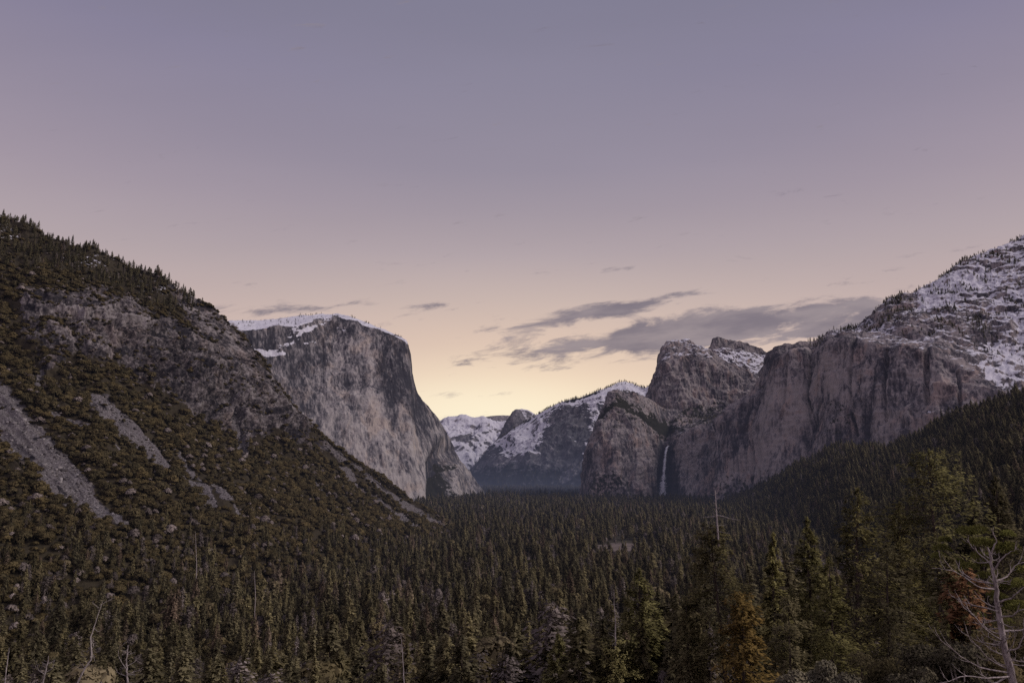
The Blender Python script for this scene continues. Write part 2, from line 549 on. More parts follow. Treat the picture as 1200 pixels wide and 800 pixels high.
rockm = np.maximum(pmask(px, py, [(75, 350), (115, 338), (160, 356), (220, 388), (262, 396), (285, 402), (300, 420), (312, 440), (330, 470), (345, 498), (300, 520), (258, 508), (225, 490), (190, 465), (160, 448), (128, 425), (95, 428), (85, 400), (60, 385)], 14),
                   pmask(px, py, [(195, 335), (230, 352), (275, 392), (315, 440), (350, 486), (366, 500), (360, 530), (330, 520), (290, 470), (250, 420), (215, 372)], 10))
rockm = np.maximum(rockm, .8 * pmask(px, py, [(30, 345), (75, 350), (90, 420), (55, 440), (20, 400)], 12))
rockm = np.maximum(rockm, .75 * line_mask(px, py, [(275, 470), (283, 545)], 7, 4))
rockm = np.maximum(rockm, .6 * line_mask(px, py, [(345, 500), (395, 535)], 8, 6))
chutes = [([(-60, 440), (0, 492), (60, 552), (118, 604), (150, 634)], 25, 5), ([(-60, 500), (0, 528), (40, 560), (80, 596)], 9, 3), ([(116, 488), (140, 513), (180, 545), (216, 572), (250, 594)], 12, 2.5),
          ([(62, 502), (110, 522), (150, 550), (196, 586)], 3, 1.5), ([(385, 530), (430, 565), (470, 592), (505, 613)], 2.5, 3.5), ([(398, 550), (430, 583), (468, 608), (488, 622)], 2, 4),
          ([(340, 548), (358, 562), (380, 585), (405, 604)], 2, 3.5), ([(300, 560), (330, 585), (358, 600)], 1.5, 2), ([(268, 470), (276, 520), (283, 560)], 3, 2),
          ([(50, 440), (40, 470)], 4, 2), ([(420, 560), (455, 584), (490, 604), (520, 619)], 1.5, 2.5), ([(200, 540), (240, 580), (280, 606)], 1.2, 1.5)]
tal = np.zeros(px.shape)
wob = fbm(g / 45, 4, seed=44)
wo2 = fbm(g / 70, 4, seed=45)
for pts, w0, w1 in chutes:
    tal = np.maximum(tal, line_mask(px + wob * 11 + wo2 * 7, py + wo2 * 10, pts, w0, w1))
tal *= np.clip(1.10 + 1.7 * fbm(g / 48, 5, seed=46), .05, 1)
rockm = np.clip(rockm + wob * .5 * (rockm > .02) * (rockm < .995), 0, 1)
rockm = np.clip(rockm * (1.12 - 1.5 * np.clip(fbm(g / 75, 5, seed=47) - .02, 0, .55)), 0, 1)
steep = rockm * (1 - tal)
stair = np.abs(((g[..., 2] + 16 * wo2 + px * .12) / 46) % 1.0 - .5) * 2
d = steep * ((a - .2) * 42 + b * 24 + led * 14 + c * 8 + cf * 2.4 + stair ** 2 * 13) * (1 - .8 * sstep(par, 2.55, 3.15)) + (1 - steep) * (fbm(g / 120, 4, seed=15) * 18 + c * 1.6 + wob * 2)
gul = fbm(np.stack([(px + (py - 400) * -1.0) / 40, par * .8, par * 0], -1), 4, .5, True, 33)
d += (1 - steep) * (gul - .2) * 16 * sstep(par, .3, 1.2)
d *= sstep(545 - px, 0, 60) * .9 + .1
g = g + n * d[..., None]
top = sstep(par, 3.05, 3.35)
snow = .34 * pmask(px, py, [(0, 262), (24, 268), (26, 285), (0, 285)], 5) + .30 * pmask(px, py, [(50, 295), (120, 305), (125, 318), (90, 320)], 6) + .26 * pmask(px, py, [(155, 325), (195, 335), (200, 352), (155, 345)], 6)
ash = fbm(g / 9, 4, seed=71)
snow = snow * (ash > .12) * 1.6
veg = np.clip(1.0 - rockm * 1.15 - tal * 2, -.3, 1)
tone = wob * .25 + .12 * pmask(px, py, [(85, 345), (150, 365), (160, 410), (120, 420), (80, 380)], 15) - .10 * pmask(px, py, [(150, 395), (240, 400), (250, 470), (180, 460)], 15)
tone = tone + steep * (.26 * b + .20 * cf + .12 * c - .24 * (stair < .35) - .07)  # crevices and ledges get painted cavity shade on top of staining
slope = build_sheet('mountain_slope', g, M_left, dict(snow=snow, veg=veg, talus=tal, tone=tone, across=(px + py) / 7 + wob, along=(py - px) / 60))
LEFT = dict(g=g, px=px, py=py, par=par, rock=rockm, tal=tal, nf=nf)

# ------------------------------------------------------------------ right: the block with the waterfall
u = np.linspace(0, 1, 420)
crest = [(676, 600, 3900), (681, 590, 3900), (684.5, 572, 3900), (689, 540, 3930), (696, 510, 3970), (706, 482, 4020), (713, 466, 4060), (720, 459, 4100), (728, 459.5, 4130), (740, 462, 4160), (755, 468, 4230), (772, 475, 4330),
         (785, 480, 4400), (800, 486, 4420), (815, 490, 4400), (830, 493, 4330), (845, 494, 4230), (870, 505, 4100)]
brow = [(676, 601, 3880), (681, 591, 3880), (684.5, 574, 3880), (689, 543, 3890), (696, 515, 3900), (706, 493, 3910), (713, 484, 3920), (720, 480, 3930), (740, 490, 3980), (755, 502, 4030), (770, 517, 4120), (777, 522, 4150),
        (785, 522, 4150), (795, 518, 4060), (815, 508, 3990), (830, 503, 3960), (845, 502, 3940), (870, 512, 3940)]
bell = [(676, 603, 3840), (684, 592, 3800), (700, 560, 3790), (720, 545, 3790), (745, 545, 3830), (757, 550, 3890), (764, 555, 4040), (777, 560, 4130), (790, 560, 4080), (800, 555, 3960), (830, 545, 3870), (870, 545, 3820)]
foot = [(676, 612, 3760), (684, 612, 3740), (700, 612, 3720), (745, 612, 3730), (757, 612, 3790), (766, 612, 3940), (777, 612, 4010), (790, 612, 3960), (800, 612, 3860), (830, 612, 3780), (870, 612, 3740)]
g, pix, par, nf = sheet([foot, bell, brow, crest], u, [110, 130, 110], back=[(500, 20), (900, 700)])
g[:nf] = blur_rows(g[:nf], 16)
px, py = pix[..., 0], pix[..., 1]
n = normals(g)
a, b, c, led = crag(g, 1.2, 21, 2.6)
d = ((a - .15) * 48 + b * 24 + c * 7 + led * 10) * np.where(par > 2, .6, 1) * (.15 + .85 * sstep(np.abs(px - 777), 3, 16))
g = g + n * d[..., None]
ramp_ = sstep(par, 2.0, 2.12)
tone0 = .14 * b + .07 * c  # hollows of the relief painted darker, stain and shade together
veg = (.34 + .5 * fbm(g / 90, 4, seed=23)) * ramp_ + .48 * pmask(px, py, [(690, 555), (715, 548), (740, 560), (745, 580), (770, 595), (745, 612), (684, 612)], 10)
veg += .40 * pmask(px, py, [(700, 490), (720, 470), (760, 490), (800, 505), (770, 520), (730, 505), (705, 520)], 8) + .60 * sstep(py, 585, 603)
veg += .5 * pmask(px, py, [(764, 530), (772, 525), (774, 560), (768, 600), (758, 600)], 4) * .6
snow = .16 * ramp_ * sstep(py, 472, 486) * sstep(px, 780, 800)
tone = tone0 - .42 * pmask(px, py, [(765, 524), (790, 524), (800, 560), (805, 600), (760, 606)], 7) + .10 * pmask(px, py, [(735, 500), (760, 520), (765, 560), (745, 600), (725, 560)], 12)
tone += .10 * pmask(px, py, [(795, 520), (845, 520), (845, 580), (805, 570)], 10)
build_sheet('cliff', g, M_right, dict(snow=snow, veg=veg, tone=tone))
LOWER = dict(g=g, px=px, py=py, par=par, veg=veg)

# the round rock tower above it
u = np.linspace(0, 1, 380)
crest = [(748, 520, 4700), (754, 494, 4720), (757, 480, 4730), (764, 457, 4760), (769, 440, 4780), (774, 424, 4800), (778, 411, 4830), (784, 404, 4850), (792, 401.5, 4870), (803, 401.5, 4880), (815, 405, 4880), (828, 410, 4870),
         (838, 416, 4860), (850, 424, 4850), (865, 432, 4830), (880, 441, 4800), (895, 448, 4750), (915, 455, 4700)]
brow = [(748, 522, 4690), (754, 497, 4700), (757, 485, 4690), (764, 466, 4690), (769, 452, 4690), (774, 441, 4690), (780, 432, 4690), (792, 424, 4690), (815, 424, 4690), (828, 426, 4700),
        (845, 437, 4700), (865, 449, 4690), (880, 457, 4680), (895, 463, 4660), (915, 470, 4640)]
foot = [(748, 545, 4560), (765, 545, 4480), (800, 545, 4420), (845, 545, 4450), (880, 540, 4480), (915, 530, 4500)]
g, pix, par, nf = sheet([foot, brow, crest], u, [190, 70], back=[(300, 30), (500, 500)])
px, py = pix[..., 0], pix[..., 1]
n = normals(g)
a, b, c, led = crag(g, 1.3, 31, 2.2)
d = ((a - .15) * 48 + b * 26 + c * 8 + led * 12) * np.where(par > 1.1, .7, 1)
g = g + n * d[..., None]
snow = .40 * sstep(par, 1.0, 1.3) * sstep(850 - px, 0, 25) + .12 * pmask(px, py, [(775, 425), (835, 418), (845, 432), (800, 440), (775, 445)], 8) + .30 * pmask(px, py, [(775, 478), (820, 470), (825, 482), (780, 488)], 5)
veg = .5 * pmask(px, py, [(800, 480), (850, 470), (850, 500), (790, 500)], 6)
tone = .14 * b + .07 * c + .10 * pmask(px, py, [(772, 450), (840, 440), (880, 465), (830, 480), (780, 480)], 15)  # relief shading painted into the colour, with cleft stains
build_sheet('rock_tower', g, M_right, dict(snow=snow, veg=veg, tone=tone))

# the snowy spire and slope behind the tower
u = np.linspace(0, 1, 260)
crest = [(815, 420, 5300), (829, 411, 5300), (834.5, 408, 5290), (836.5, 398.5, 5280), (841, 396.5, 5280), (848, 397, 5290), (858, 400, 5300), (866, 402, 5300), (877, 404.5, 5320), (885, 408, 5340), (896, 412.5, 5360), (906, 416, 5380), (925, 420, 5400)]
brow = [(815, 428, 5200), (829, 420, 5200), (836.5, 411, 5230), (848, 410, 5230), (870, 412, 5250), (896, 418, 5300), (925, 424, 5320)]
foot = [(815, 500, 4700), (870, 500, 4700), (925, 500, 4700)]
g, pix, par, nf = sheet([foot, brow, crest], u, [150, 40], back=[(200, 30), (500, 500)])
px, py = pix[..., 0], pix[..., 1]
n = normals(g)
a, b, c, led = crag(g, 1.2, 41, 1.3)
g = g + n * (((a - .2) * 26 + b * 18 + c * 7) * np.where(par > 1, .7, 1))[..., None]
snow = .55 - .40 * sstep(par, .98, 1.05) * sstep(px, 829, 836) + .1 * pmask(px, py, [(850, 412), (900, 418), (900, 440), (850, 430)], 6)
build_sheet('rock_spire', g, M_right, dict(snow=snow))

# ------------------------------------------------------------------ right: long wall and the snowy mountain above it
u = np.linspace(0, 1, 760)
crest = [(838, 496, 3560), (846, 489, 3560), (856, 480, 3560), (870, 471, 3550), (881, 463, 3540), (889, 454, 3530), (895, 442, 3520), (899, 430, 3510), (904, 418, 3500), (911, 411, 3490), (919, 408.5, 3490), (930, 408, 3500), (938, 404, 3560), (950, 401, 3600), (962, 399, 3600), (976, 394, 3500),
         (990, 391, 3450), (1005, 388, 3420), (1014, 381, 3400), (1025, 372, 3390), (1036, 362, 3380), (1043, 353, 3380), (1052, 351, 3380), (1062, 347, 3380), (1075, 343, 3380), (1090, 337, 3380), (1103, 330, 3390), (1116, 321, 3400), (1130, 311, 3410), (1145, 304, 3420), (1160, 297.5, 3430),
         (1180, 288, 3440), (1200, 279, 3450), (1260, 250, 3460), (1400, 190, 3480), (1600, 120, 3500)]
ledge = [(838, 497, 3540), (856, 482, 3520), (881, 466, 3490), (889, 458, 3470), (899, 436, 3430), (904, 424, 3420), (911, 415, 3400), (930, 413, 3380), (942, 413, 3390), (950, 420, 3400), (957, 416, 3330), (966, 408, 3260), (976, 402, 3220), (990, 398, 3180), (1005, 398, 3130), (1030, 398, 3040), (1060, 397, 2960), (1100, 402, 2880), (1130, 412, 2830), (1160, 425, 2780),
         (1200, 436, 2700), (1300, 455, 2550), (1600, 480, 2300)]
brow = [(838, 498, 3520), (856, 484, 3470), (881, 470, 3420), (889, 463, 3390), (899, 441, 3340), (904, 429, 3320), (911, 420, 3290), (930, 416, 3240), (942, 418, 3240), (950, 430, 3260), (957, 424, 3180), (966, 413, 3110), (976, 407, 3060), (990, 403, 3010), (1005, 404, 2960), (1030, 407, 2870), (1060, 411, 2790), (1100, 422, 2700), (1130, 436, 2650), (1160, 452, 2590),
        (1200, 470, 2500), (1300, 500, 2330), (1600, 540, 2050)]
foot = [(838, 625, 3330), (880, 622, 3200), (911, 618, 3090), (950, 610, 2960), (1005, 590, 2760), (1060, 570, 2590), (1100, 555, 2480), (1160, 545, 2330), (1200, 545, 2230), (1300, 560, 2050), (1600, 600, 1800)]
g, pix, par, nf = sheet([foot, brow, ledge, crest], u, [240, 24, 200], back=[(500, 30), (900, 700)])
px, py = pix[..., 0], pix[..., 1]
n = normals(g)
a, b, c, led = crag(g, 1.1, 51, 7.0)
a2, b2, c2, led2 = crag(g, .9, 61, 1.2)
up = sstep(par, 1.95, 2.15)
band = pmask(px, py, [(1030, 372), (1075, 370), (1110, 366), (1150, 375), (1190, 395), (1185, 412), (1150, 410), (1110, 405), (1060, 398), (1035, 390)], 6)
cleft = line_mask(px, py, [(951, 412), (955, 470), (958, 520)], 3, 2) + line_mask(px, py, [(1086, 420), (1089, 480)], 3, 3) + .7 * line_mask(px, py, [(1003, 405), (1000, 450), (1006, 515)], 2, 2) + .6 * line_mask(px, py, [(1040, 412), (1043, 500)], 2, 2) + .6 * line_mask(px, py, [(893, 455), (886, 520), (884, 570)], 2, 2) + .5 * line_mask(px, py, [(925, 420), (922, 480)], 1.5, 1.5) + .6 * line_mask(px, py, [(1122, 440), (1126, 490)], 2, 2)
d = (1 - up) * ((a - .15) * 44 + b * 17 + c * 6 + led * 6 - cleft * 30) + up * ((a2 - .2) * 26 + b2 * 17 + c2 * 6 + led2 * 8 + band * 22)
g = g + n * d[..., None]
bnd = fbm(g / np.array([150, 150, 34.]), 4, .55, seed=65)
snow = up * (.62 - .22 * band - .25 * fbm(g / 110, 4, seed=8) - .75 * np.clip(bnd - .02, 0, .6) - .22 * pmask(px, py, [(1010, 385), (1045, 352), (1075, 345), (1080, 360), (1040, 385), (1012, 396)], 6)) * sstep(px, 958, 985)
snow += .30 * sstep(par, .93, 1.0) * (1 - up) * sstep(px, 985, 1010) + (.22 + .7 * fbm(g / 60, 4, seed=63)) * pmask(px, py, [(1135, 420), (1175, 405), (1215, 400), (1215, 445), (1175, 465), (1160, 475)], 10)
snow += .40 * up * pmask(px, py, [(1085, 345), (1150, 318), (1165, 335), (1110, 362), (1070, 372)], 8)
snow += .30 * pmask(px, py, [(975, 450), (1030, 440), (1040, 500), (990, 515), (975, 490)], 12) * (c > .1) + .35 * line_mask(px, py, [(1092, 494), (1106, 486)], 5, 4)
snow *= .45 + .55 * sstep(px, 935, 965)
veg = .40 * pmask(px, py, [(965, 465), (1010, 480), (1020, 520), (960, 530), (950, 500)], 12) + .45 * sstep(py, 535, 570) + .30 * up * (1 - snow)
tone = .13 * b + .06 * c + .22 * pmask(px, py, [(900, 470), (945, 440), (955, 490), (930, 540), (880, 560), (850, 570), (850, 520)], 18) - .24 * pmask(px, py, [(845, 495), (885, 480), (890, 530), (850, 560)], 15)  # wall planes painted lit and shaded; cavity shade and stains from the relief
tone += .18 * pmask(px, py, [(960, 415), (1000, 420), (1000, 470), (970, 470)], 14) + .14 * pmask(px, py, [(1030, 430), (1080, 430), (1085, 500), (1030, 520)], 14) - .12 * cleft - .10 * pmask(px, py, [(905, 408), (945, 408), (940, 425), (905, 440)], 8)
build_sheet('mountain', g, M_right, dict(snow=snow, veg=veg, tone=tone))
RIGHT = dict(g=g, px=px, py=py, par=par, snow=snow)

# ------------------------------------------------------------------ far end of the valley
u = np.linspace(0, 1, 520)
crest = [(520, 590, 9000), (534, 574, 8900), (545, 560, 8800), (556, 547, 8700), (568, 532, 8600), (580, 519, 8500), (590, 511, 8450), (600, 504, 8400), (612, 497, 8350), (625, 489, 8300), (640, 480, 8250), (655, 473, 8200), (668, 469, 8150), (682, 466, 8100), (695, 461, 8050), (706, 456.5, 8050),
         (716, 453, 8080), (724, 449.5, 8150), (732, 448, 8200), (741, 450, 8200), (749, 454, 8150), (757, 455, 8100), (766, 452, 8050), (790, 462, 8000), (830, 470, 8000)]
mid = [(520, 594, 8300), (556, 560, 8000), (580, 545, 7800), (612, 530, 7600), (640, 520, 7500), (668, 512, 7450), (700, 510, 7400), (740, 505, 7400), (830, 510, 7400)]
foot = [(520, 600, 7500), (556, 588, 7000), (640, 588, 6800), (740, 588, 6700), (830, 588, 6700)]
g, pix, par, nf = sheet([foot, mid, crest], u, [110, 190], back=[(900, 20), (1500, 900)])
px, py = pix[..., 0], pix[..., 1]
n = normals(g)
a, b, c, led = crag(g, 2.6, 71, 2.0)
band = pmask(px, py, [(645, 485), (668, 478), (700, 490), (690, 520), (670, 550), (635, 555), (640, 510)], 8)
d = ((a - .2) * 95 + b * 46 + c * 18) * (1 - .86 * sstep(par, 1.62, 1.97))
g = g + n * d[..., None]
snow = (.33 + .55 * fbm(g / 240, 5, seed=73)) * sstep(570 - py, 0, 50) - .46 * band + .22 * pmask(px, py, [(590, 520), (640, 485), (652, 480), (640, 530), (620, 545), (595, 535)], 8) + .25 * pmask(px, py, [(690, 465), (725, 458), (715, 495), (690, 500)], 8)
stk = fbm(g / np.array([95, 95, 800.]), 4, .55, True, 77)
snow += .8 * np.clip(stk - .22, 0, .5) * sstep(556 - py, 0, 30) * sstep(px, 560, 600) * (1 - .6 * band)
snow += .40 * pmask(px, py, [(716, 456), (732, 446), (750, 455)], 4) + .25 * line_mask(px, py, [(678, 494), (695, 510)], 3, 3) + .2 * line_mask(px, py, [(668, 520), (684, 519)], 3, 3)
veg = .62 * sstep(py, 535, 560) + .30 * (1 - sstep(py, 455, 500)) * .6 + .75 * line_mask(px, py, [(600, 506), (640, 482), (668, 471), (710, 458), (722, 453)], 3.5, 3) - .5 * line_mask(px, py, [(662, 566), (690, 545)], 6, 6)
tone = np.full(px.shape, -.16) + .15 * line_mask(px, py, [(660, 568), (692, 545)], 6, 6)
build_sheet('mountain', g, M_far, dict(snow=snow, veg=veg, tone=tone))
FAR = dict(g=g, px=px, py=py, par=par)

u = np.linspace(0, 1, 160)
crest = [(580, 520, 12400), (586, 508, 12400), (589, 502, 12400), (595, 492, 12400), (599, 486, 12400), (601.5, 482, 12400), (605, 480.5, 12420), (611, 480, 12450), (617, 481, 12480), (622, 483.5, 12500), (626, 486.5, 12500), (632, 491, 12500), (645, 500, 12500)]
foot = [(580, 560, 12000), (645, 560, 12000)]
g, pix, par, nf = sheet([foot, crest], u, [90], back=[(500, 60), (500, 900)])
px, py = pix[..., 0], pix[..., 1]
n = normals(g)
a, b, c, led = crag(g, 3, 81, 4)
g = g + n * ((a - .2) * 50 + b * 22)[..., None]
snow = .75 * pmask(px, py, [(608, 478), (640, 488), (640, 500), (617, 497), (611, 487)], 2.5) + .2 * sstep(py, 500, 512)
build_sheet('granite_dome', g, M_far, dict(snow=snow, tone=np.full(px.shape, -.05)))

u = np.linspace(0, 1, 240)
crest = [(470, 520, 15000), (500, 503, 15000), (514, 497, 15000), (522, 492.5, 15000), (532, 490, 15000), (541, 488.5, 15000), (548, 489.5, 15000), (556, 492, 15000), (566, 491, 15000), (572, 494, 15000), (582, 497, 15000), (592, 496, 15000), (604, 494, 15000), (640, 505, 15000)]
foot = [(470, 600, 12600), (640, 600, 12600)]
g, pix, par, nf = sheet([foot, crest], u, [150], back=[(900, 60), (1500, 900)])
px, py = pix[..., 0], pix[..., 1]
n = normals(g)
a, b, c, led = crag(g, 4, 91, 1.5)
g = g + n * (((a - .2) * 170 + b * 75 + c * 20) * np.where(par > .9, .45, 1))[..., None]
snow = .60 + .4 * fbm(g / 420, 5, seed=93) - .5 * pmask(px, py, [(535, 525), (548, 512), (556, 515), (550, 530)], 4) + .1
veg = .35 * line_mask(px, py, [(556, 495), (600, 500)], 4, 4) + .3 * sstep(py, 540, 565)
build_sheet('mountain', g, M_far, dict(snow=snow, veg=veg))

u = np.linspace(0, 1, 90)
crest = [(548, 496, 21000), (566, 489, 21000), (575, 487.5, 21000), (590, 486.5, 21000), (606, 487, 21000), (630, 492, 21000)]
g, pix, par, nf = sheet([[(548, 540, 19500), (630, 540, 19500)], crest], u, [40], back=[(900, 100), (1500, 900)])
g = g + normals(g) * (fbm(g / 900, 4, seed=3) * 40)[..., None]
build_sheet('mountain', g, M_far, dict(tone=np.full(pix.shape[:2], .25)))

# ------------------------------------------------------------------ ground: valley floor, hillside on the right, slope under the viewpoint
def near_z(x, y):
    z = -5 - .315 * y + np.clip(x, -120, 250) * .07 * np.clip(y / 100, 0, 1)
    return z


def ground_z(x, y):
    x = np.asarray(x, float)
    y = np.asarray(y, float)
    p = np.stack([x, y, x * 0], -1)
    fl = FLOOR + fbm(p / 160, 3, seed=2) * 4
    nz_ = near_z(x, y) + fbm(p / 35, 3, seed=4) * 3
    return np.logaddexp(fl / 6, nz_ / 6) * 6


ny, nx = 420, 300
Y = np.concatenate([np.linspace(-60, 20, 14), np.geomspace(22, 42000, ny - 14)])
sl = np.linspace(-1.9, 1.9, nx)
yy, ss = np.meshgrid(Y, sl, indexing='ij')
xx = ss * (np.maximum(yy, 0) + 60)
zz = ground_z(xx, yy)
m, t = material('forest_ground')
pos = t.n('ShaderNodeNewGeometry').outputs['Position']
gn = t.noise(pos, 1 / 14, 6, .7)
gc = t.ramp(gn, [(.3, (.022, .019, .013, 1)), (.55, (.05, .042, .028, 1)), (.75, (.085, .071, .052, 1))])
clear = t.step(t.m('ADD', t.attr('clear'), t.m('MULTIPLY', t.m('SUBTRACT', t.noise(pos, 1 / 22, 4, .6), .5), .9)), .45, .6)
gc = t.mix(clear, gc, t.mix(t.noise(pos, 1 / 35, 4, .6), (.075, .055, .048, 1), (.22, .18, .155, 1)))
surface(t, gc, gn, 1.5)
M_ground = m
gp = np.stack([xx, yy, zz], -1)
gx, gy, _ = project(np.where(gp[..., 1:2] < 30, 1e6, gp))
clearing = np.exp(-(((gx - 735) / 48) ** 2 + ((gy - 641) / 6.0) ** 2))
me = mesh_np('valley_floor', gp.reshape(-1, 3), grid_faces(ny, nx), True, {'clear': clearing})
tag(link('valley_floor', me, M_ground), kind='structure')

u = np.linspace(0, 1, 360)
edge = [(826, 603, 3350), (838, 600, 3280), (850, 594, 3150), (880, 584, 2900), (900, 573, 2750), (920, 561, 2650), (950, 545, 2500), (980, 533, 2350), (1000, 528, 2250), (1040, 531, 2150), (1080, 518, 2050), (1100, 505, 2000), (1130, 494, 1900),
        (1160, 484, 1800), (1200, 470, 1700), (1300, 430, 1550), (1500, 380, 1300), (1700, 360, 1200)]
base = [(826, 604), (838, 604), (880, 612), (920, 625), (960, 640), (1000, 660), (1040, 690), (1080, 718), (1130, 745), (1200, 775), (1500, 790), (1700, 795)]
base = [(x, y, float(floor_d(y))) for x, y in base]
g, pix, par, nf = sheet([base, edge], u, [300], back=[(250, -10), (500, 60)])
g[..., 2] += (fbm(g / 260, 4, seed=61) * 34 + fbm(g / 60, 3, seed=62) * 7) * sstep(pix[..., 0], 835, 900)
g[:3, :, 2] -= 6
px, py = pix[..., 0], pix[..., 1]
bare = pmask(px, py, [(940, 545), (958, 536), (962, 546), (944, 556)], 4)
build_sheet('hillside', g, M_ground, dict(clear=bare * .8))
HILL = dict(g=g, px=px, py=py, par=par, nf=nf)

# ------------------------------------------------------------------ plants
def unit_rand(r, n):
    v = r.normal(size=(n, 3))
    return v / np.linalg.norm(v, axis=1)[:, None]


def conifer(seed, h, rad_, n_br, cards, card, t0=.12, power=.85, droop=.35, gap=.25, stub=0.0, lean=0.0, dense=1.0, top_open=1.0, limbs=True):
    """crown and trunk of one conifer, base at the origin"""
    r = RS(seed)
    crown, trunk = Geo(), Geo()
    zt = np.linspace(0, 1, 12)
    wig = np.cumsum(r.normal(size=(12, 2)) * h * .004, 0)
    axis = np.stack([wig[:, 0] + lean * h * zt, wig[:, 1], zt * h], -1)
    trunk.tube(axis, h * .0125 * (1 - zt) ** .75 + h * .0012, 7)
    C, A, B = [], [], []
    lump = r.uniform(size=8)
    for k in range(n_br):
        f = (k + r.uniform()) / n_br
        tt = t0 + (1 - t0) * f ** .92
        if r.uniform() < gap * (1 - f):
            continue
        prof = (1 - f) ** power * (.35 + .65 * min(1, f / .22)) + .035
        L = rad_ * prof * r.uniform(.62, 1.2) * (.8 + .4 * lump[int(f * 7.99)])
        az = r.uniform(0, 2 * np.pi)
        o = np.array([math.cos(az), math.sin(az), 0])
        lat = np.array([-o[1], o[0], 0])
        rise = -.30 + .95 * f ** 1.3 + r.normal() * .10
        b0 = np.array([np.interp(tt, zt, axis[:, 0]), np.interp(tt, zt, axis[:, 1]), tt * h])
        n = max(3, int(cards * (.30 + prof) * dense * r.uniform(.6, 1.3)))
        s = r.uniform(.12, 1.0, n) ** .75
        pos = b0 + o * (L * s)[:, None] + np.array([0, 0, 1]) * (L * (rise * s - droop * s * s * .6))[:, None]
        wv = .24 * L * (1.1 - s * .75)
        pos = pos + lat * (r.normal(size=n) * wv * .6)[:, None] + np.array([0, 0, 1]) * (r.normal(size=n) * (.05 * L + card * .5))[:, None]
        ax = o + lat * (r.normal(size=n) * .6)[:, None] + unit_rand(r, n) * .45 + np.array([0, 0, -.15])
        ax /= np.linalg.norm(ax, axis=1)[:, None]
        bx = np.cross(ax, np.array([0, 0, 1]) + unit_rand(r, n) * .6)
        bx /= np.linalg.norm(bx, axis=1)[:, None] + 1e-6
        cs = card * r.uniform(.6, 1.35, n) * (.45 + .55 * min(1, prof / .4))
        C.append(pos); A.append(ax * cs[:, None]); B.append(bx * (cs * .42)[:, None])
        if limbs and L > rad_ * .25:
            ss_ = np.linspace(0, .85, 4)
            trunk.tube(b0 + o * (L * ss_)[:, None] + np.array([0, 0, 1]) * (L * (rise * ss_ - droop * ss_ ** 2 * .6))[:, None], h * .0022 * (1 - ss_ * .8), 3)
    # leader
    n = int(cards * .8)
    pos = axis[-1] + np.stack([r.normal(size=n) * card * .2, r.normal(size=n) * card * .2, -np.abs(r.normal(size=n)) * h * .02 + h * .012], -1)
    ax = unit_rand(r, n) * .5 + np.array([0, 0, 1.])
    C.append(pos); A.append(ax * card * .5); B.append(unit_rand(r, n) * card * .16)
    crown.quads(np.concatenate(C), np.concatenate(A), np.concatenate(B))
    return crown, trunk


def bush(seed, w, h, n_blob, cards, card, flat=.8, stems=4):
    """rounded crown of leaf clumps on a few stems, base at the origin"""
    r = RS(seed)
    crown, trunk = Geo(), Geo()
    C, A, B = [], [], []
    for k in range(n_blob):
        a = r.uniform(0, 2 * np.pi)
        q = math.sqrt(r.uniform(0, 1)) * w * .55
        br = w * r.uniform(.26, .46)
        c0 = np.array([math.cos(a) * q, math.sin(a) * q, h * (.95 - .45 * (q / (w * .55)) ** 2) - br * flat + r.normal() * h * .07])
        n = int(cards / n_blob * r.uniform(.7, 1.3))
        d = unit_rand(r, n)
        d[:, 2] = np.where(d[:, 2] < -.35, -d[:, 2], d[:, 2])
        pos = c0 + d * br * np.array([1, 1, flat]) * (r.uniform(.55, 1.08, n) ** .6)[:, None]
        nn = d + unit_rand(r, n) * .75
        ax = np.cross(nn, unit_rand(r, n))
        ax /= np.linalg.norm(ax, axis=1)[:, None] + 1e-6
        bx = np.cross(nn, ax)
        bx /= np.linalg.norm(bx, axis=1)[:, None] + 1e-6
        cs = card * r.uniform(.6, 1.3, n)
        C.append(pos); A.append(ax * cs[:, None]); B.append(bx * (cs * .7)[:, None])
        if k < stems:
            trunk.tube([(0, 0, -1), c0 * np.array([.5, .5, .45]), c0], [w * .03, w * .02, w * .008], 5)
    crown.quads(np.concatenate(C), np.concatenate(A), np.concatenate(B))
    return crown, trunk


def twig(geo, r, p, d, L, rad_, depth, curl, sides=4, up=.25, kids=(2, 5), wob=.25):
    """a bare limb that bends, tapers and forks"""
    n = 7
    pts = [np.array(p, float)]
    d = np.array(d, float)
    d /= np.linalg.norm(d)
    for k in range(n):
        d = d + r.normal(size=3) * wob * .5 + np.array([0, 0, up * (k / n)]) + curl * .3
        d /= np.linalg.norm(d)
        pts.append(pts[-1] + d * L / n)
    geo.tube(pts, np.linspace(rad_, rad_ * .22, n + 1), sides)
    if depth > 0:
        for k in range(r.randint(*kids)):
            j = r.randint(2, n)
            b = unit_rand(r, 1)[0] * .9 + (pts[j] - pts[j - 1]) / (L / n) * .8
            twig(geo, r, pts[j], b, L * r.uniform(.3, .55) * (1 - j / n * .5), rad_ * .5, depth - 1, curl, 3, up, kids, wob)


